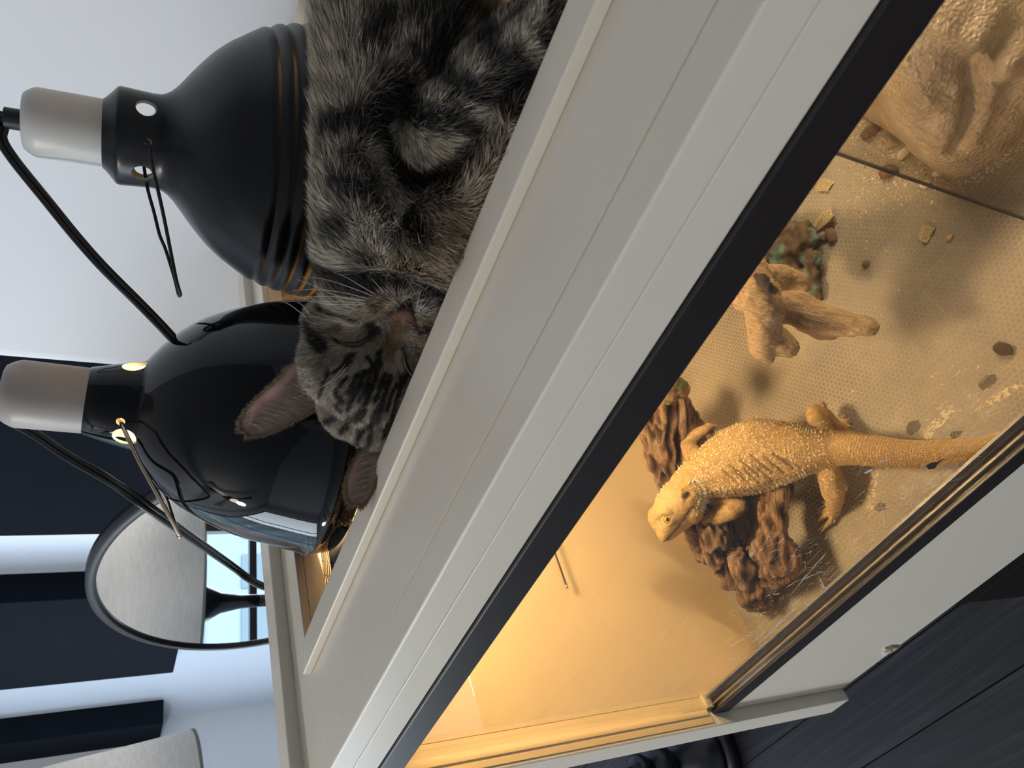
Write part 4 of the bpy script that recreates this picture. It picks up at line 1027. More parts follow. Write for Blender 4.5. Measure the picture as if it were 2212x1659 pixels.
def strands(P, D, N, L, Wd, c0, c1, curl=0.25):
    """tapered ribbons: P roots, D lie direction, N normal, L length, Wd width"""
    n = len(P); view = P - np.array(CAMP); view /= np.linalg.norm(view, axis=1, keepdims=True)
    mid = P + (D + N * curl) * (L * .5)[:, None]; tip = P + (D * 1.0 + N * curl * .35) * L[:, None]
    side = np.cross(D, N); rnd = RNG.normal(size=(n, 3)); side = side + rnd * .35; side -= (side * D).sum(1, keepdims=True) * D
    side /= np.linalg.norm(side, axis=1, keepdims=True) + 1e-9
    V = np.empty((n, 5, 3)); V[:, 0] = P - side * Wd[:, None]; V[:, 1] = P + side * Wd[:, None]
    V[:, 2] = mid - side * (Wd * .7)[:, None]; V[:, 3] = mid + side * (Wd * .7)[:, None]; V[:, 4] = tip
    C = np.empty((n, 5, 3)); C[:, 0] = c0 * .8; C[:, 1] = c0 * .8; C[:, 2] = (c0 + c1) / 2; C[:, 3] = (c0 + c1) / 2; C[:, 4] = c1
    b = np.arange(n)[:, None] * 5
    return V.reshape(-1, 3), b + np.array([[2, 3, 4]]), b + np.array([[0, 1, 3, 2]]), C.reshape(-1, 3)

# ================================================================ the tabby cat
def kb(px, py, d, r): return (K(px, py, d), KR(r, d))
balls = chain([kb(840, -260, 2.08, 175), kb(850, -80, 2.08, 170), kb(852, 60, 2.1, 164), kb(850, 200, 2.1, 157), kb(842, 330, 2.11, 155), kb(835, 450, 2.13, 150), kb(830, 540, 2.18, 142), kb(822, 610, 2.24, 130)])
balls += chain([kb(950, -150, 2.0, 120), kb(960, 60, 2.0, 120), kb(950, 160, 2.02, 110)])
balls += chain([kb(1310, -90, 1.55, 92), kb(1205, 18, 1.63, 86), kb(1100, 118, 1.73, 82), kb(995, 222, 1.82, 85), kb(930, 292, 1.90, 80)])
balls += chain([kb(1150, 250, 1.70, 48), kb(1060, 340, 1.83, 60), kb(985, 450, 1.96, 80), kb(945, 540, 2.05, 92), kb(900, 610, 2.13, 95)])
balls += [kb(960, 495, 1.98, 88), kb(880, 420, 2.08, 120)]
balls += [kb(815, 795, 2.35, 138), kb(825, 875, 2.40, 100), kb(762, 780, 2.34, 112), kb(738, 705, 2.31, 76), kb(905, 800, 2.30, 92), kb(770, 870, 2.38, 82)]
balls += chain([kb(845, 770, 2.22, 58), kb(868, 712, 2.165, 44)]) + [kb(850, 668, 2.18, 44), kb(900, 704, 2.18, 42), kb(880, 690, 2.15, 36), kb(908, 660, 2.18, 46), kb(880, 645, 2.19, 36), kb(912, 640, 2.21, 36), kb(850, 660, 2.17, 40), kb(812, 690, 2.22, 50), kb(930, 740, 2.24, 50)]
a_ = K(840, -260, 2.08); p_ = K(1310, -90, 1.55)
balls += chain([(a_, .235 * S), (U(.15, 2.50, -.64), .245 * S), (U(.50, 2.58, -.64), .24 * S), (U(.72, 2.60, -.68), .18 * S)])
balls += chain([(U(.42, 2.36, -.70), .17 * S), (U(.30, 2.16, -.76), .11 * S), (U(.12, 2.08, -.81), .065 * S), (U(-.08, 2.05, -.825), .058 * S)]) + [(U(-.13, 2.02 + i * .035, -.84), .030 * S) for i in (-1, 0, 1, 2)]
balls += chain([(U(.80, 2.62, -.74), .09 * S), (U(1.05, 2.60, -.81), .062 * S), (U(1.32, 2.44, -.825), .058 * S), (U(1.45, 2.18, -.825), .054 * S), (U(1.38, 1.95, -.83), .048 * S)])
balls += chain([(p_, KR(92, 1.55) * .95), (p_ + Vector((.10 * S, .02 * S, -.01 * S)), .085 * S), (p_ + Vector((.24 * S, .03 * S, -.03 * S)), .070 * S), (p_ + Vector((.34 * S, .03 * S, -.04 * S)), .064 * S)]) + [(p_ + Vector((.39 * S, (.03 + i * .036) * S, -.05 * S)), .031 * S) for i in (-1.5, -.5, .5, 1.5)]
V, T, Q = grow('cat', balls, 0.0018, 8)
FLOOR_CAT = H + (ZM + .006) * S
V[:, 2] = np.maximum(V[:, 2], FLOOR_CAT)
N = normals(V, T, Q)
# the rim strip is in front of the fur
near = V[:, 1] < (iy0 + .01) * S
V[:, 1] = np.where(near & (V[:, 2] < H + RZ * S + .004), (iy0 + .012) * S, V[:, 1])
bv = bvh_of(V, T, Q)
EYE1 = [(728, 735), (740, 741), (758, 744), (778, 742), (796, 731), (808, 716)]
EYE2 = [(869, 752), (872, 770), (877, 789), (887, 806), (899, 815)]
MOUTH = [(846, 678), (860, 668), (884, 660), (892, 648)]
MOUTH2 = [(884, 660), (893, 682), (897, 702), (905, 720)]
def dent(stroke, amp, wd, d=2.2):
    global V
    dd = seg_dist(V, stroke3(bv, stroke, d)); V = V + N * (amp * np.exp(-(dd / wd) ** 2))[:, None]
dent(EYE1, -.0042, .0110, 2.25); dent(EYE2, -.0040, .0105, 2.25)
dent([(745, 722), (775, 722), (792, 712)], .0036, .0058, 2.25); dent([(760, 757), (790, 748)], .0015, .0045, 2.25); dent([(893, 780), (902, 798)], .0024, .0050, 2.25)
dent(EYE1, -.0024, .0026, 2.2); dent(EYE2, -.0024, .0026, 2.2)
dent(MOUTH, -.0016, .0022); dent(MOUTH2, -.0016, .0022)
dent([(815, 712), (830, 692), (842, 678)], -.0018, .0040); dent([(868, 676), (886, 672)], .0012, .003)
dent([(700, 600), (800, 604), (880, 618), (945, 640)], -.006, .008)
dent([(1190, -70), (1120, 5), (1036, 72), (960, 140), (900, 195), (862, 240), (848, 290), (858, 340)], -.0050, .0060, 1.9)
dent([(880, 372), (930, 392), (985, 372), (1030, 325), (1062, 285)], -.0060, .0065, 1.9)
N = normals(V, T, Q); bv = bvh_of(V, T, Q)
# coat markings and the arm's shadow gap: a list of strokes, evaluated on the skin and again at every hair root
OPS = []
def paint(stroke, col, wd, k=1.0, d=2.2, edge=.35): OPS.append(([np.array(p) for p in stroke3(bv, stroke, d)], np.array(col), wd, k, edge))
light = np.array((0.42, 0.36, 0.285)); mid = np.array((0.235, 0.195, 0.15)); dark = np.array((0.020, 0.0165, 0.0145)); warm = np.array((0.26, 0.185, 0.115))
HEADC = np.array(K(825, 800, 2.3))
def coat_colour(P):
    n1 = fnoise(P, 95, 1, 2); n2 = fnoise(P, 420, 2, 2)
    C = mid + (light - mid) * np.clip(.5 + .9 * n2, 0, 1)[:, None]
    hd = np.exp(-(np.linalg.norm(P - HEADC, axis=1) / .042) ** 4)
    C = blend(C, np.clip(n1 * 1.3 - .10, 0, .65) * (1 - .75 * hd), dark * 1.6)
    for (pts, col, wd, k, edge) in OPS:
        lo = np.min(pts, 0) - wd * 2; hi = np.max(pts, 0) + wd * 2
        m = ((P > lo) & (P < hi)).all(1)
        if not m.any(): continue
        dd = seg_dist(P[m], pts) + n2[m] * wd * edge
        C[m] = blend(C[m], k * np.clip(1.7 - 1.7 * dd / wd, 0, 1), col)
    return C
for a_ in [[(960, 500), (1010, 440), (1060, 400)], [(900, 590), (960, 560)], [(1100, 270), (1140, 240)], [(880, 560), (930, 500)]]: paint(a_, warm, .018, .4, 2.0)
paint([(872, 655), (900, 640), (915, 650), (925, 668)], (0.45, 0.415, 0.375), .0085, .9, 2.15)
paint([(840, 650), (870, 636), (905, 628)], (0.42, 0.39, 0.36), .0050, .7, 2.15)
paint([(850, 740), (858, 712), (866, 694)], (0.21, 0.125, 0.066), .0085, .95, 2.15)
paint([(843, 770), (848, 750)], (0.16, 0.11, 0.07), .008, .7, 2.15)
paint([(815, 668), (840, 660), (870, 655)], (0.30, 0.215, 0.13), .0055, .75, 2.15); paint([(905, 690), (915, 715), (922, 735)], (0.30, 0.215, 0.13), .0055, .75, 2.15)
paint([(700, 690), (740, 700), (775, 704)], (0.33, 0.28, 0.215), .0055, .6, 2.25); paint([(728, 728), (760, 735), (795, 722)], (0.36, 0.29, 0.21), .0030, .8, 2.2); paint([(735, 752), (770, 760), (800, 752)], (0.44, 0.37, 0.28), .0036, .9, 2.2); paint([(815, 725), (800, 742)], (0.42, 0.35, 0.27), .0028, .8, 2.2)
paint([(862, 770), (868, 790), (876, 806)], (0.33, 0.28, 0.21), .0035, .7, 2.2)
for a_, wd in [([(702, 669), (722, 678), (745, 683), (768, 690)], .0028), ([(672, 706), (684, 726), (704, 746)], .0048), ([(768, 755), (762, 768), (754, 782)], .0034), ([(874, 806), (866, 826)], .0032),
        ([(700, 598), (770, 603), (846, 608), (905, 624), (960, 645)], .0058), ([(800, 700), (812, 712), (808, 726)], .0036), ([(720, 640), (780, 632), (830, 628)], .0036),
        ([(778, 806), (768, 824), (757, 846)], .0016), ([(790, 800), (782, 826), (768, 852), (756, 880)], .0017), ([(802, 808), (792, 836), (778, 862)], .0015), ([(818, 800), (806, 826), (796, 856), (780, 886), (770, 908)], .0018), ([(832, 806), (822, 830), (812, 858)], .0015), ([(842, 812), (834, 838), (826, 866), (812, 892), (800, 918)], .0018), ([(856, 826), (846, 850), (838, 880)], .0015), ([(864, 838), (856, 866), (848, 896), (836, 922)], .0017),
        ([(736, 852), (742, 860)], .0030), ([(732, 872), (738, 880)], .0030), ([(722, 896), (708, 906)], .0026), ([(760, 896), (750, 916), (738, 930)], .0020), ([(786, 922), (778, 944), (770, 962)], .0022), ([(806, 930), (800, 950), (792, 966)], .0020), ([(754, 812), (742, 826), (730, 840)], .0013), ([(716, 800), (706, 824), (694, 850)], .0013), ([(796, 770), (806, 784), (812, 800)], .0012), ([(820, 766), (824, 786)], .0012), ([(744, 790), (728, 800)], .0012), ([(824, 880), (816, 906)], .0020), ([(846, 906), (832, 936)], .0020), ([(792, 880), (782, 904)], .0016), ([(820, 760), (816, 790), (800, 800)], .0018)]: paint(a_, dark * .8, wd * 1.25, 1.0, 2.3, .25)
paint([(712, 640), (750, 655), (800, 662)], (0.36, 0.30, 0.22), .0040, .5, 2.25); paint([(690, 655), (720, 664), (760, 676)], (0.40, 0.34, 0.26), .0030, .7, 2.25); paint([(700, 690), (740, 694), (770, 700)], (0.40, 0.34, 0.26), .0032, .7, 2.25)
paint([(706, 722), (730, 712), (765, 708), (790, 706)], (0.10, 0.08, 0.06), .0020, .8, 2.25); paint([(722, 724), (750, 722), (790, 714)], (0.20, 0.16, 0.11), .0045, .8, 2.25)
paint([(728, 744), (752, 752), (780, 751), (800, 741), (815, 728)], (0.46, 0.37, 0.26), .0026, .95, 2.2); paint([(735, 732), (760, 737), (780, 733), (796, 722)], (0.40, 0.29, 0.17), .0018, .9, 2.2)
paint([(862, 762), (864, 780), (870, 796)], (0.44, 0.36, 0.26), .0026, .9, 2.2); paint([(880, 778), (890, 796), (900, 806)], (0.40, 0.30, 0.19), .0020, .9, 2.2)
paint(EYE1, dark * .6, .0012, 1.0, 2.2, .1); paint(EYE2, dark * .6, .0012, 1.0, 2.2, .1)
paint([(842, 640), (826, 646), (812, 652)], (.36, .28, .18), .0028, .8, 2.15); paint([(846, 652), (826, 655), (806, 656)], (.12, .085, .05), .0012, .9, 2.15); paint([(850, 645), (828, 648)], (.12, .085, .05), .0010, .9, 2.15)
paint([(905, 684), (916, 702), (926, 722)], (.15, .095, .05), .0012, .9, 2.15); paint([(914, 680), (924, 698)], (.15, .095, .05), .0012, .9, 2.15)
paint([(1085, 128), (1000, 205), (930, 285)], (0.36, 0.31, 0.245), .0135, .6, 1.85); paint([(1230, -10), (1150, 60)], (0.36, 0.31, 0.245), .0135, .6, 1.65)
paint([(1150, -20), (1036, 66), (960, 132), (896, 190), (858, 240)], dark * 2, .0040, .5, 1.9); paint([(870, 372), (925, 398), (985, 380), (1040, 325)], dark, .0075, .7, 1.95)  # second stroke paints the shadow gap below the arm into the coat
for (x, y_) in [(811, 660), (820, 662), (808, 668), (816, 672), (805, 657), (914, 706), (920, 714), (911, 716)]: paint([(x, y_), (x + 2, y_ + 1)], dark, .0016, .9, 2.15)
paint([(812, 705), (806, 720)], dark, .0040, .8, 2.2); paint([(828, 690), (838, 680), (842, 672)], (.10, .07, .05), .0038, .7, 2.15)
paint(MOUTH, dark, .0018, .95); paint(MOUTH2, dark, .0018, .95)
paint([(1085, 215), (1130, 170), (1160, 150)], (0.42, 0.33, 0.24), .0050, .75, 1.75); paint([(1000, 290), (1040, 265)], (0.36, 0.30, 0.22), .004, .6, 1.8)
for a_, wd in [([(1200, 18), (1222, 40)], .006), ([(1176, 66), (1192, 92)], .006), ([(1036, 62), (1052, 96), (1068, 128), (1095, 150)], .0070), ([(1107, 120), (1116, 140)], .005), ([(941, 150), (960, 172), (985, 195), (1035, 211), (1090, 205)], .0062), ([(872, 214), (895, 240), (920, 252), (972, 260), (1015, 288)], .0066),
        ([(833, 280), (845, 320), (866, 356), (926, 378)], .0075), ([(715, 301), (760, 278), (809, 250), (845, 193)], .0085), ([(745, 416), (780, 428), (822, 446)], .0085), ([(880, 460), (900, 490)], .007), ([(1060, 175), (1100, 190)], .005), ([(760, 350), (800, 380)], .006), ([(845, 530), (870, 545)], .005), ([(900, 60), (940, 30)], .01), ([(870, 380), (960, 395), (1010, 350)], .008), ([(1080, 250), (1130, 220)], .006), ([(720, 520), (760, 500)], .006), ([(800, 110), (840, 60)], .008), ([(1000, 20), (960, 90), (900, 150)], .009)]: paint(a_, dark, wd * 1.1, 1.0, 2.0, .45)  # the stroke below the arm end darkens that same shadow gap
C = coat_colour(V)
M['coat'] = attr_mat('tabby_coat', 0.75, 0.15, 900, 0.4, 0.0006)
cbase = Vector((V[:, 0].mean(), V[:, 1].mean(), FLOOR_CAT))
cat = thing('cat', cbase, 'brown tabby cat asleep on the mesh with its head on one side', 'cat')
fast_mesh('body', V, T, Q, M['coat'], cat, C * .62, True)
# coat hairs
ctrl = [((880, 690), (-.4, .9), 2.2, .8), ((840, 660), (-1, -.25), 2.2, 1.6), ((905, 650), (.2, -1), 2.2, 2.0), ((915, 715), (.7, -.4), 2.2, 1.5), ((850, 730), (-.15, 1), 2.2, 1.0), ((760, 705), (-1, -.2), 2.3, 2.4), ((700, 700), (-1, -.2), 2.3, 6.0),
        ((790, 780), (-.5, .85), 2.3, 2.0), ((830, 850), (-.35, .95), 2.35, 2.6), ((780, 900), (-.5, .85), 2.4, 3.4), ((700, 800), (-.9, .4), 2.35, 5), ((890, 850), (-.1, 1), 2.3, 2.5), ((820, 930), (-.4, .9), 2.4, 4.5),
        ((800, 620), (-.5, -.9), 2.2, 8), ((720, 560), (-.55, -.85), 2.2, 9), ((850, 520), (-.2, -1), 2.1, 9), ((930, 560), (.55, -.5), 2.05, 11), ((970, 470), (.5, .75), 1.98, 12), ((900, 440), (.25, .9), 2.05, 11), ((760, 420), (-.25, -1), 2.1, 9), ((730, 250), (-.1, -1), 2.1, 10), ((800, 120), (.1, -1), 2.1, 11), ((900, 50), (.12, -1), 2.05, 11), ((960, 120), (.2, -1), 2.0, 10),
        ((930, 300), (.15, .75), 1.9, 5.5), ((990, 225), (.55, -.4), 1.82, 4.5), ((1100, 118), (.65, -.65), 1.73, 4), ((1205, 18), (.7, -.7), 1.63, 4), ((1040, 290), (.6, -.2), 1.82, 7), ((1060, 360), (.5, -.7), 1.85, 9), ((1130, 250), (.6, -.6), 1.75, 8)]
CP = np.array([np.array(K(px, py, d)) for ((px, py), _, d, _) in ctrl]); CD = np.array([pxdir(*dv) for (_, dv, _, _) in ctrl]); CL = np.array([l for (_, _, _, l) in ctrl]) * .001
def coat(n, Vx, Tx, Qx, Nx, Cx, wgt, lscale=1.0, wd=.00013):
    tri, bar = sample_surface(Vx, Tx, Qx, n, wgt)
    P = (Vx[tri] * bar[:, :, None]).sum(1); Nn = (Nx[tri] * bar[:, :, None]).sum(1); c = coat_colour(P)
    d2 = ((P[:, None, :] - CP[None]) ** 2).sum(2); wk = 1 / (d2 + 1e-5) ** 2; wk /= wk.sum(1, keepdims=True)
    D = wk @ CD; L = wk @ CL
    j = fnoise(P, 120, 11)[:, None] * .38; rv = RNG.normal(size=P.shape); sd = np.cross(Nn, D); D = D + sd * j + rv * .16
    D -= (D * Nn).sum(1, keepdims=True) * Nn; D /= np.linalg.norm(D, axis=1, keepdims=True) + 1e-9
    Lr = L * RNG.uniform(.6, 1.3, n) * lscale
    lift = RNG.uniform(.18, .55, n)[:, None]; D = D + Nn * lift; D /= np.linalg.norm(D, axis=1, keepdims=True)
    k = RNG.uniform(.62, 1.35, n)[:, None]; tipc = np.clip(c * k * 1.25, 0, 1); sel = RNG.random(n) < .09; tipc[sel] = np.clip(c[sel] * .25 + np.array((.34, .30, .25)) * .75, 0, 1) * .9
    dk = RNG.random(n) < .16; tipc[dk] = c[dk] * .35
    return strands(P, D, Nn, Lr, wd * RNG.uniform(.7, 1.4, n) * (0.7 + L / .012), c * .75 * k, tipc)
nose_c = np.array(hit(bv, 878, 682)[0]); wgt = np.ones(len(V))
dn = np.linalg.norm(V - nose_c, axis=1); wgt = np.where(dn < .0042, 0.05, 1.0)
view = (np.array(CAMP) - V); view /= np.linalg.norm(view, axis=1, keepdims=True); facing = (view * N).sum(1)
wgt = wgt * np.where(facing > -.25, 1.0, .28) * np.where(V[:, 2] < FLOOR_CAT + .003, .1, 1.0)
hd = np.exp(-(np.linalg.norm(V - np.array(K(815, 780, 2.3)), axis=1) / .034) ** 4); wgt = wgt * (1 + 2.4 * hd)
ql = (V - np.array(CAMP)) / S @ ROT; wgt = wgt * np.where(ql[:, 0] / ql[:, 2] * FPX > 1659 - 829.5 + 60, .35, 1.0)
for st_ in (EYE1, EYE2): wgt = wgt * np.where(seg_dist(V, stroke3(bv, st_)) < .0014, .15, 1)
fv, f3, f4, fc = coat(185000, V, T, Q, N, C, wgt)
M['fur'] = attr_mat('fur_hair', 0.6, 0.25)
fur = tag(fast_mesh('fur', fv, f3, f4, M['fur'], cat, fc), kind='stuff')
# ears
def ear(edge_a, edge_b, d0, d1, cup, name, out):
    """two edges run from base to tip; the middle is cupped away from the face"""
    A = bezier([K(px, py, d0 + (d1 - d0) * i / (len(edge_a) - 1)) for i, (px, py) in enumerate(edge_a)], 5)
    B = bezier([K(px, py, d0 + (d1 - d0) * i / (len(edge_b) - 1)) for i, (px, py) in enumerate(edge_b)], 5)
    n = 22; m = 13; Vv = []
    for i in range(n + 1):
        s = i / n; a = A[min(int(s * (len(A) - 1) + .5), len(A) - 1)]; b_ = B[min(int(s * (len(B) - 1) + .5), len(B) - 1)]
        for j in range(m + 1):
            t = j / m; p = a.lerp(b_, t); e = (1 - (2 * t - 1) ** 2) * (1 - s * .55)
            r = (p - CAMP).normalized(); Vv.append(p + r * cup * e)
    V0 = np.array([tuple(p) for p in Vv]); Qd = np.array([(i * (m + 1) + j, i * (m + 1) + j + 1, (i + 1) * (m + 1) + j + 1, (i + 1) * (m + 1) + j) for i in range(n) for j in range(m)])
    Nn = normals(V0, np.zeros((0, 3), int), Qd); vw = np.array(CAMP) - V0; sg = np.sign((Nn * vw).sum(1).mean()); Nn = Nn * sg
    if sg < 0: Qd = Qd[:, ::-1]
    back = V0 - Nn * .0011; nv = len(V0); V2 = np.concatenate([V0, back]); Q2 = np.concatenate([Qd, Qd[:, ::-1] + nv])
    ring = [j for j in range(m + 1)] + [i * (m + 1) + m for i in range(1, n + 1)] + [n * (m + 1) + j for j in range(m - 1, -1, -1)] + [i * (m + 1) for i in range(n - 1, 0, -1)]
    R4 = np.array([(ring[k], ring[(k + 1) % len(ring)], ring[(k + 1) % len(ring)] + nv, ring[k] + nv) for k in range(len(ring))])[:, ::-1]
    tt = np.tile(np.linspace(0, 1, m + 1), n + 1); ss = np.repeat(np.linspace(0, 1, n + 1), m + 1)
    pink = np.array((0.44, 0.27, 0.245)); edge = np.array((0.25, 0.18, 0.11)); k = np.clip((np.minimum(np.minimum(tt, 1 - tt) * 1.0, (1 - ss) * .9) - .02) / .10, 0, 1)[:, None]
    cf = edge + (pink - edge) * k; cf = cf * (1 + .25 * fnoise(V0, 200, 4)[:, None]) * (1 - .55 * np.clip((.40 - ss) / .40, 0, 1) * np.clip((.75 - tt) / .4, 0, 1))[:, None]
    cb = np.tile(np.array((0.14, 0.11, 0.075)), (nv, 1)); c2 = np.concatenate([cf, cb])
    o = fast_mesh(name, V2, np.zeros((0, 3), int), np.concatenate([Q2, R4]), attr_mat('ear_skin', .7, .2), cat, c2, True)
    o['label'] = out
    # hairs: fringe along both edges, back coat, and long pale hairs inside
    rootsP, D_, N_, L_, c_ = [], [], [], [], []
    def add(p, dvec, nn, L, c): rootsP.append(p); D_.append(dvec); N_.append(nn); L_.append(L); c_.append(c)
    tipdir = V0[-(m + 1):].mean(0) - V0[:m + 1].mean(0); tipdir /= np.linalg.norm(tipdir)
    idx = lambda i, j: i * (m + 1) + j
    for q in range(2600):
        side = RNG.random() < .5; i = int(RNG.random() * n); f = RNG.random(); j = 0 if side else m
        p = V0[idx(i, j)] * (1 - f) + V0[idx(i + 1, j)] * f; outw = V0[idx(i, j)] - V0[idx(i, 6)]; outw = outw / (np.linalg.norm(outw) + 1e-9)
        d = outw * .6 + tipdir * RNG.uniform(.5, 1.3) + RNG.normal(size=3) * .25; add(p, d / np.linalg.norm(d), Nn[idx(i, j)], RNG.uniform(.0014, .0034), np.array((.30, .22, .14)) * RNG.uniform(.6, 1.3))
    for q in range(380):
        i = int(RNG.random() ** 1.4 * n * .75); f = RNG.random(); j = m - 1 - int(RNG.random() ** 1.3 * 7)
        p = V0[idx(i, j)] * (1 - f) + V0[idx(i + 1, j)] * f; inw = V0[idx(i, 3)] - V0[idx(i, m)]; inw = inw / (np.linalg.norm(inw) + 1e-9)
        d = inw * RNG.uniform(.5, 1.1) + tipdir * RNG.uniform(.4, .9) + Nn[idx(i, j)] * RNG.uniform(.15, .5) + RNG.normal(size=3) * .12; add(p, d / np.linalg.norm(d), Nn[idx(i, j)], RNG.uniform(.005, .012), np.array((.50, .43, .35)) * RNG.uniform(.7, 1.3))
    for q in range(2600):
        i = int(RNG.random() * n); j = int(RNG.random() * m); p = V0[idx(i, j)] - Nn[idx(i, j)] * .0011
        d = tipdir - Nn[idx(i, j)] * RNG.uniform(.1, .4) + RNG.normal(size=3) * .2; add(p, d / np.linalg.norm(d), -Nn[idx(i, j)], RNG.uniform(.002, .004), np.array((.15, .115, .08)) * RNG.uniform(.6, 1.4))
    P_, D_, N_, L_, c_ = map(np.array, (rootsP, D_, N_, L_, c_))
    a3 = strands(P_, D_, N_, L_, np.full(len(P_), .00013), c_ * .8, c_)
    h = fast_mesh('ear_hair', a3[0], a3[1], a3[2], M['fur'], o, a3[3]); tag(h, kind='stuff')
ear([(650, 782), (622, 796), (604, 818), (578, 842), (552, 866), (532, 890), (521, 914), (526, 932)], [(704, 872), (676, 886), (652, 900), (626, 914), (600, 926), (572, 936), (548, 940), (532, 938)], 2.335, 2.37, .0075, 'ear', 'pink tall ear pointing up past the glossy lamp')
ear([(800, 950), (783, 968), (769, 988), (758, 1012), (750, 1036), (748, 1060), (754, 1080), (764, 1091)], [(846, 944), (838, 966), (830, 988), (820, 1014), (811, 1040), (802, 1064), (790, 1083), (776, 1093)], 2.36, 2.35, .0055, 'ear', 'tan lower ear lying against the cream rim')
# nose leather, closed lids, whiskers
def patch(poly, off, name, mat, parent, d=2.2, n=7):
    c = np.mean(np.array(poly), 0); rings = [1.0, .75, .4]; vs = []
    for k, s in enumerate(rings):
        for (x, y_) in poly:
            p, nn = hit(bv, c[0] + (x - c[0]) * s, c[1] + (y_ - c[1]) * s, d); vs.append(tuple(p + nn * off * (0 if k == 0 else 1)))
    p, nn = hit(bv, *c, d); vs.append(tuple(p + nn * off)); m = len(poly); fs = []
    for k in range(2):
        for i in range(m): fs.append((k * m + i, k * m + (i + 1) % m, (k + 1) * m + (i + 1) % m, (k + 1) * m + i))
    for i in range(m): fs.append((2 * m + i, 2 * m + (i + 1) % m, 3 * m))
    return mesh_obj(name, vs, fs, mat, parent, True)
patch([(842, 678), (852, 670), (866, 664), (881, 659), (889, 662), (894, 674), (899, 698), (893, 702), (886, 693), (875, 688), (861, 684), (850, 683)], .0019, 'nose', plain('nose_leather', (.105, .052, .038), .7, spec=.12, var=.2, scale=300, bump=.3), cat)
lid = plain('lid_rim', (.012, .009, .008), .4)
for E_ in (EYE1, EYE2):
    pts = [p + (CAMP - p).normalized() * .0016 for p in stroke3(bv, E_, 2.2, 4)]
    MB().tube(pts, [.0002 + .00085 * math.sin(math.pi * (i + .5) / len(pts)) for i in range(len(pts))], 8).obj('eyelid_line', lid, cat, True)
wm = plain('whisker_white', (.62, .60, .56), .35, spec=.5)
for (pts) in [[(806, 640), (760, 622), (700, 603), (652, 598)], [(800, 646), (740, 632), (680, 625), (630, 628)], [(797, 650), (740, 642), (670, 640), (604, 644)], [(795, 655), (740, 652), (670, 650), (598, 652)], [(792, 658), (740, 658), (690, 655), (640, 640)], [(812, 636), (780, 618), (750, 600), (720, 588)], [(830, 632), (812, 612), (800, 600)], [(790, 650), (730, 640), (680, 618), (640, 603)], [(666, 690), (650, 676), (622, 656), (604, 652)], [(672, 684), (654, 660), (640, 652)],
              [(752, 790), (730, 815), (690, 838), (636, 861)], [(748, 784), (720, 818), (700, 830)], [(900, 880), (862, 905), (856, 915)]]:
    q0, nn = hit(bv, *pts[0]); d0 = depth(q0); P = [q0] + [K(px, py, d0 - .07 - .02 * i) for i, (px, py) in enumerate(pts[1:])]
    P = bezier(P, 5); MB().tube(P, [.00017 * (1 - .8 * i / (len(P) - 1)) for i in range(len(P))], 5).obj('whisker', wm, cat, True)
# ================================================================ the bearded dragon
def fd(px, py, h, r): return (F(px, py, h), FR(px, py, h, r))
bl = chain([fd(2372, 778, .05, 4), fd(2300, 840, .06, 8), fd(2240, 893, .08, 12), fd(2190, 938, .10, 16), fd(2150, 958, .11, 19), fd(2100, 969, .13, 23), fd(2050, 976, .15, 26), fd(2000, 980, .17, 28), fd(1950, 980, .19, 30), fd(1900, 975, .21, 34), fd(1850, 968, .23, 36), fd(1800, 968, .24, 38)], .25)
bl += chain([fd(1800, 968, .24, 38), fd(1760, 970, .28, 48), fd(1720, 973, .32, 60), fd(1680, 978, .35, 71), fd(1640, 983, .38, 82), fd(1600, 995, .42, 77), fd(1565, 1008, .46, 66), fd(1535, 1020, .50, 54), fd(1508, 1034, .55, 46), fd(1485, 1052, .60, 42)], .18)
DH = depth(F(1468, 1080, .64))
def kd(px, py, r, dd=0.0): return (K(px, py, DH + dd), KR(r, DH + dd))
bl += [kd(1478, 1062, 40), kd(1466, 1080, 45), kd(1455, 1096, 44), kd(1446, 1112, 38), kd(1492, 1075, 34), kd(1505, 1078, 24), kd(1486, 1100, 36)]
bl += chain([kd(1446, 1112, 35), kd(1437, 1134, 25), kd(1433, 1152, 16), kd(1433, 1163, 9)]) + chain([kd(1480, 1108, 30, .02), kd(1461, 1136, 19, .02), kd(1446, 1158, 10, .01)])
bl += [kd(1420, 1112, 21), kd(1414, 1122, 15), kd(1422, 1132, 17), kd(1446, 1122, 16, -.08), kd(1500, 1098, 18)] + chain([kd(1422, 1108, 15, -.05), kd(1440, 1105, 14, -.085), kd(1460, 1096, 13, -.075), kd(1476, 1084, 12, -.05)])
# limbs
bl += chain([fd(1530, 1058, .42, 30), fd(1565, 1080, .36, 28), fd(1596, 1092, .34, 21), fd(1580, 1104, .38, 20), fd(1550, 1116, .42, 19), fd(1525, 1126, .44, 15), fd(1512, 1130, .43, 11)])
bl += chain([fd(1512, 1000, .48, 26), fd(1492, 975, .48, 20), fd(1486, 960, .46, 17), fd(1500, 942, .42, 15), fd(1520, 930, .38, 12), fd(1532, 924, .35, 8)])
bl += chain([fd(1786, 1000, .22, 27), fd(1793, 1030, .20, 27), fd(1799, 1060, .16, 25), fd(1803, 1082, .10, 19), fd(1801, 1098, .06, 15)])
bl += chain([fd(1782, 945, .24, 26), fd(1765, 905, .22, 21), fd(1762, 893, .21, 20), fd(1778, 900, .18, 21), fd(1795, 915, .12, 18), fd(1812, 922, .07, 13), fd(1822, 918, .05, 9)])
TOES = [((1793, 1092), (1784, 1088), (1775, 1084)), ((1793, 1100), (1780, 1103), (1768, 1107)), ((1795, 1105), (1781, 1115), (1768, 1124)), ((1800, 1108), (1793, 1128), (1775, 1146)), ((1808, 1098), (1811, 1108), (1804, 1116))]
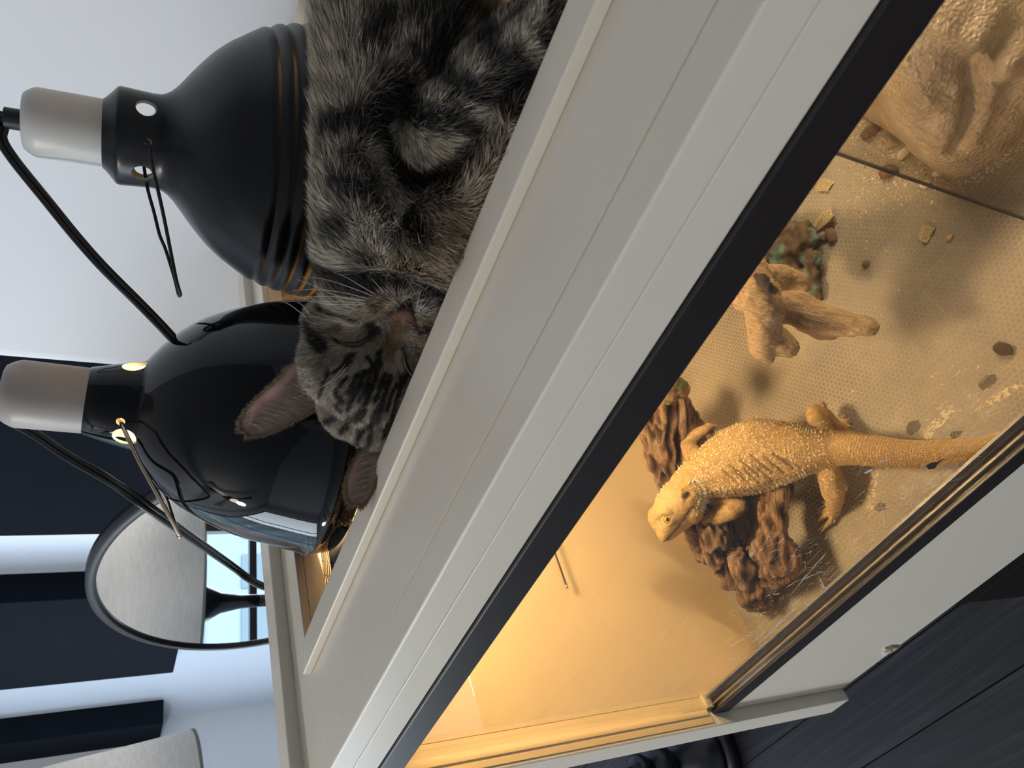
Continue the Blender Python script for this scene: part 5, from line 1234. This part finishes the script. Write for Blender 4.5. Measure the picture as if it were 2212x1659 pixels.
for t_ in TOES: bl += chain([fd(*t_[0], .05, 6.5), fd(*t_[1], .045, 5.4), fd(*t_[2], .02, 3.8)])
LT = [((1820, 915), (1828, 908), (1835, 906)), ((1822, 920), (1832, 920), (1842, 924)), ((1818, 924), (1828, 930), (1838, 938)), ((1768, 884), (1772, 876), (1773, 871)), ((1812, 912), (1818, 902), (1826, 898))]
for t_ in LT: bl += chain([fd(*t_[0], .05, 5), fd(*t_[1], .04, 4.2), fd(*t_[2], .02, 3.2)])
HT = [((1528, 926), (1536, 923), (1544, 925), .33), ((1530, 924), (1540, 919), (1548, 921), .33), ((1526, 932), (1534, 934), (1540, 940), .33), ((1530, 928), (1538, 929), (1546, 933), .33), ((1520, 924), (1528, 917), (1536, 917), .34),
      ((1512, 1130), (1503, 1132), (1496, 1130), .43), ((1512, 1132), (1506, 1138), (1500, 1140), .42), ((1516, 1134), (1514, 1141), (1511, 1145), .41), ((1512, 1126), (1504, 1124), (1498, 1122), .43), ((1520, 1132), (1521, 1140), (1520, 1145), .4)]
for (a_, b_, c_, h) in HT: bl += chain([fd(*a_, h, 5.5), fd(*b_, h - .01, 4.6), fd(*c_, h - .03, 3.4)])
V, T, Q = grow('dragon', bl, 0.0011, 5)
V[:, 2] = np.maximum(V[:, 2], H + FZ * S + .0003)
N = normals(V, T, Q); db = bvh_of(V, T, Q)
def dimg(px, py): return hit(db, px, py, DH)[0]
def ddent(st_, amp, wd):
    global V
    V = V + N * (amp * np.exp(-(seg_dist(V, stroke3(db, st_, DH)) / wd) ** 2))[:, None]
DEYE = (1442, 1122)
ddent([DEYE], -.0022, .0046); ddent([(1426, 1108), (1440, 1106), (1456, 1112)], .0016, .0022); ddent([(1482, 1074), (1487, 1069)], -.0042, .0026)
ML = [(1441, 1166), (1450, 1155), (1462, 1142), (1475, 1126), (1488, 1108), (1497, 1097)]
ddent(ML, -.0020, .0014); ddent([(1446, 1166), (1456, 1154), (1468, 1142), (1482, 1124)], .0006, .0018)
ddent([(1470, 1060), (1480, 1050), (1495, 1040)], .0012, .002)
# flank folds
STREAKS = [((1575, 1005), (1605, 1025)), ((1600, 995), (1640, 1025)), ((1625, 985), (1668, 1020)), ((1650, 985), (1695, 1022)), ((1672, 980), (1715, 1012)), ((1590, 1020), (1620, 1045)), ((1640, 1015), (1670, 1040)), ((1560, 1015), (1590, 1040)), ((1690, 990), (1730, 1010)), ((1612, 1018), (1640, 1042))]
for (a_, b_) in STREAKS: ddent([a_, b_], -.0014, .0016)
N = normals(V, T, Q); db = bvh_of(V, T, Q)
n1 = fnoise(V, 60, 2, 2); n2 = fnoise(V, 520, 3, 2)
base = np.array((0.42, 0.27, 0.115)); pale = np.array((0.62, 0.44, 0.21)); grey = np.array((0.27, 0.19, 0.115))
head_k = np.exp(-(np.linalg.norm(V - np.array(K(1452, 1100, DH)), axis=1) / .026) ** 4); yel = np.array((0.60, 0.38, 0.08))
C = base + (pale - base) * np.clip(.45 + .9 * n2, 0, 1)[:, None]
C = blend(C, np.clip(n1 * .9, 0, .45) * (1 - head_k), grey); C = blend(C, head_k * .7, (.66, .46, .20))
def dpaint(st_, col, wd, k=1.0):
    global C
    dd = seg_dist(V, stroke3(db, st_, DH)) + n2 * wd * .3; C = blend(C, k * np.clip(1.5 - 1.5 * dd / wd, 0, 1), col)
dpaint([(1480, 1000), (1520, 985), (1545, 960)], yel, .010, .45); dpaint([(1430, 1150), (1430, 1100), (1450, 1075)], (.66, .50, .22), .012, .6)
dpaint([(1470, 1050), (1500, 1050), (1515, 1060)], yel, .006, .7); dpaint([(1505, 1080), (1490, 1095), (1478, 1112)], (.60, .30, .05), .0042, .7)
dpaint([DEYE], (.62, .40, .05), .0050, .8); dpaint([(1482, 1074), (1487, 1069)], (.06, .018, .010), .0034, 1.0); dpaint([(1468, 1053)], (.55, .20, .08), .0014, .7); dpaint(ML, (.16, .085, .025), .0013, 1.0)
dpaint([(1437, 1150)], (.22, .12, .05), .0011, .8)
for (a_, b_) in STREAKS: dpaint([a_, b_], (.16, .105, .06), .0014, .8)
dr = thing('bearded_dragon', Vector((V[:, 0].mean(), V[:, 1].mean(), H + FZ * S)), 'sandy yellow bearded dragon lizard raised on its forelegs over the gnarled driftwood', 'lizard')
def dragon_mat():
    t = NT('dragon_skin'); a = t.n.new('ShaderNodeAttribute'); a.attribute_name = 'Col'
    v = t.coords(); d = t.vor(v, 1000); d2 = t.vor(v, 1000, 'DISTANCE_TO_EDGE')
    k = t.ramp(d2, [(0.0, 0.50), (0.09, 1.0)])
    t.col(t.mix(1.0, a.outputs['Color'], k, 'MULTIPLY'))
    return t.done(0.62, spec=0.25, normal=t.bump(t.math('SUBTRACT', 1.0, d), 0.75, .0009))
M['dragon'] = dragon_mat()
fast_mesh('body', V, T, Q, M['dragon'], dr, C, True)
def cone_mesh(specs, name, mat, parent, n=5):
    """specs: (root, direction, length, radius, colour)"""
    VV, TT, CC = [], [], []
    for (p, d, L, r, c) in specs:
        p = np.array(p); d = np.array(d); d = d / (np.linalg.norm(d) + 1e-9); o = np.cross(d, (0.3, 0.5, 0.81)); o /= np.linalg.norm(o) + 1e-9; q = np.cross(d, o); b = len(VV)
        for k in range(n):
            a = 2 * math.pi * k / n; VV.append(p - d * r * .5 + (o * math.cos(a) + q * math.sin(a)) * r); CC.append(np.array(c) * .8)
        VV.append(p + d * L); CC.append(np.array(c) * 1.1)
        for k in range(n): TT.append((b + k, b + (k + 1) % n, b + n))
    o = fast_mesh(name, np.array(VV), np.array(TT), np.zeros((0, 4), int), mat, parent, np.clip(np.array(CC), 0, 1), True); return tag(o, kind='stuff')
M['spine'] = attr_mat('spine_horn', .5, .3)
tailw = pxdir(1, -.12)
specs = []
SPINE = [(1508, 1034, .55), (1535, 1020, .50), (1565, 1008, .46), (1600, 995, .42), (1640, 983, .38), (1680, 978, .35), (1720, 973, .32), (1760, 970, .28), (1800, 968, .24), (1850, 968, .23), (1900, 975, .21), (1950, 980, .19), (2000, 980, .17), (2050, 976, .15), (2100, 969, .13), (2150, 958, .11), (2190, 938, .10), (2240, 893, .08)]
line = bezier([F(*q) for q in SPINE], 24); acc = 0.0
for i in range(1, len(line) - 1):
    acc += (line[i] - line[i - 1]).length
    px_, _ = proj(line[i]); tail_ = px_ > 1800
    gap = .0017 if tail_ else .0021
    if acc < gap: continue
    acc = 0.0
    t = (line[i + 1] - line[i - 1]).normalized(); up = (Vector((0, 0, 1)) - t * t.z).normalized(); sd = t.cross(up)
    h0 = db.ray_cast(line[i], up); rad = (h0[0] - line[i]).length if h0[0] is not None else .01
    n_ = int(math.pi * 1.15 * rad * 1.25 / gap); ph = RNG.random()
    for k in range(n_):
        a = -1.75 + 3.5 * (k + ph) / n_ + RNG.normal() * (.012 if tail_ else .035)
        d = up * math.cos(a) + sd * math.sin(a); h = db.ray_cast(line[i] + t * RNG.normal() * .0003, d)
        if h[0] is None or (h[0] - line[i]).length > .045: continue
        nn = np.array(h[1]); nn = nn * np.sign(nn @ np.array(d)); c0 = np.array((.50, .325, .14)) * RNG.uniform(.85, 1.15)
        if tail_: specs.append((np.array(h[0]), nn * .35 + np.array(t), .0015, .00095, np.array((.56, .375, .175)) * RNG.uniform(.85, 1.12)))
        elif RNG.random() < .27: specs.append((np.array(h[0]), nn * .8 + np.array(t) * .6, RNG.uniform(.0012, .0020), RNG.uniform(.0008, .0012), np.array((.80, .64, .40)) * RNG.uniform(.85, 1.08)))
        else: specs.append((np.array(h[0]), nn * .6 + np.array(t) * .8, RNG.uniform(.0006, .0010), .00085, c0))
sp_ = np.array([q[0] for q in specs]); dk_ = np.min([seg_dist(sp_, stroke3(db, st_, DH)) for st_ in STREAKS], 0); specs = [q for q, d_ in zip(specs, dk_) if d_ > .0010]
tri, bar = sample_surface(V, T, Q, 7000)
P = (V[tri] * bar[:, :, None]).sum(1); Nn = (N[tri] * bar[:, :, None]).sum(1)
cc = (C[tri] * bar[:, :, None]).sum(1); pj = [proj(p) for p in P]
for i in range(len(P)):
    x, y_ = pj[i]
    if 1400 < x <= 1530 and 1000 < y_ < 1180:
        if RNG.random() < .35: specs.append((P[i], Nn[i] + tailw * .2, RNG.uniform(.0002, .0005), .0005, np.minimum(cc[i] * 1.1, .8)))
    elif y_ > 1060 or y_ < 945: specs.append((P[i], Nn[i] * .7 + tailw * .4, RNG.uniform(.0004, .0010), .0006, np.minimum(cc[i] * RNG.uniform(.95, 1.3), .8)))
cone_mesh(specs, 'tubercles', M['spine'], dr, 5)
def row(poly, n, dirpx, L0, L1, r, jit=2.0, up=.25):
    out = []
    L = [0]
    for a, b_ in zip(poly[:-1], poly[1:]): L.append(L[-1] + math.hypot(b_[0] - a[0], b_[1] - a[1]))
    for k in range(n):
        t = L[-1] * (k + .5) / n; i = max(j for j in range(len(L) - 1) if L[j] <= t); f = (t - L[i]) / (L[i + 1] - L[i] + 1e-9)
        px = poly[i][0] + (poly[i + 1][0] - poly[i][0]) * f + RNG.normal() * jit; py = poly[i][1] + (poly[i + 1][1] - poly[i][1]) * f + RNG.normal() * jit
        p, nn = hit(db, px, py, DH); dv = dirpx if not callable(dirpx) else dirpx(k / n)
        d = pxdir(*dv) + np.array(nn) * up + RNG.normal(size=3) * .12; out.append((np.array(p), d, RNG.uniform(L0, L1), r, (.86, .78, .60)))
    return out
side = row([(1556, 1058), (1600, 1064), (1640, 1060), (1690, 1042), (1740, 1020)], 46, (.35, .9), .0028, .0046, .00075) + row([(1550, 1052), (1600, 1056), (1660, 1048), (1730, 1018)], 34, (.4, .8), .0018, .0030, .0007)
side += row([(1535, 940), (1570, 916), (1610, 903), (1650, 902), (1700, 911), (1745, 932), (1800, 940)], 52, (.15, -1), .0024, .0042, .00075) + row([(1545, 950), (1600, 915), (1680, 912), (1750, 938)], 36, (.2, -1), .0014, .0024, .0007)
side += row([(1460, 1020), (1470, 1008), (1482, 1000)], 7, (-.7, -.6), .002, .0034, .0007)
cone_mesh(side, 'side_spines', M['spine'], dr)
beard = row([(1503, 1040), (1514, 1047), (1521, 1058), (1523, 1072), (1520, 1086), (1512, 1100)], 30, lambda t: (1, -.55 + 1.3 * t), .0050, .0078, .00105, 1.2, .30)
beard += row([(1498, 1046), (1510, 1056), (1514, 1070), (1510, 1086), (1500, 1102)], 26, lambda t: (1, -.4 + 1.2 * t), .0028, .0044, .0009, 1.5, .30) + row([(1494, 1056), (1503, 1064), (1505, 1076), (1500, 1088)], 18, lambda t: (1, -.3 + .9 * t), .0012, .0022, .0008, 1.5, .3) + row([(1500, 1092), (1492, 1104), (1484, 1116)], 14, (.9, .5), .002, .0034, .0009)
beard += row([(1486, 1046), (1496, 1040), (1506, 1035)], 7, (.45, -.9), .0034, .0056, .0011, 1.0, .4) + row([(1410, 1076), (1420, 1056), (1438, 1036)], 6, (-.7, -.5), .0016, .0026, .0008)
cone_mesh(beard, 'beard_spines', M['spine'], dr)
# eye
ep, en = hit(db, *DEYE, DH); er = .0039; ec = ep - en * er * .35
n = 16
MB().lathe([(er * math.sin(a), -er * math.cos(a)) for a in np.linspace(.15, math.pi - .02, 12)], ec, en, 24).obj('eye', plain('eye_amber', (.62, .42, .07), .15, spec=.6), dr, True)
vd = (CAMP - ec).normalized(); ax = (en * .5 + vd * .5).normalized()
MB().lathe([(.0019, er * .90), (.0016, er * .965), (.0007, er * 1.01)], ec, ax, 20).obj('pupil', plain('pupil', (.008, .006, .005), .1, spec=.7), dr, True)
for (rr, off, rad, col) in [(.0036, .0010, .0005, (.10, .06, .02)), (.0042, .0008, .0007, (.62, .40, .09)), (.0051, .0000, .0007, (.60, .45, .20))]:
    e1 = en.orthogonal().normalized(); e2 = en.cross(e1)
    ring = [ep + en * off + (e1 * math.cos(a) + e2 * math.sin(a) * .92) * rr for a in np.linspace(0, 2 * math.pi, 28)]
    MB().tube(ring, rad, 6, cap=False).obj('eyelid', plain('lid_yellow', col, .6, bump=.3, var=.2, scale=400), dr, True)
claw = plain('claw', (.10, .06, .03), .35)
for t_ in TOES + LT:
    a, b_ = F(*t_[1], .03), F(*t_[2], .02); d = (b_ - a).normalized()
    cm = MB().tube([b_, b_ + d * .0022 + Vector((0, 0, -.0008))], [.0007, .0001], 6); cm.obj('claw', claw, dr, True)
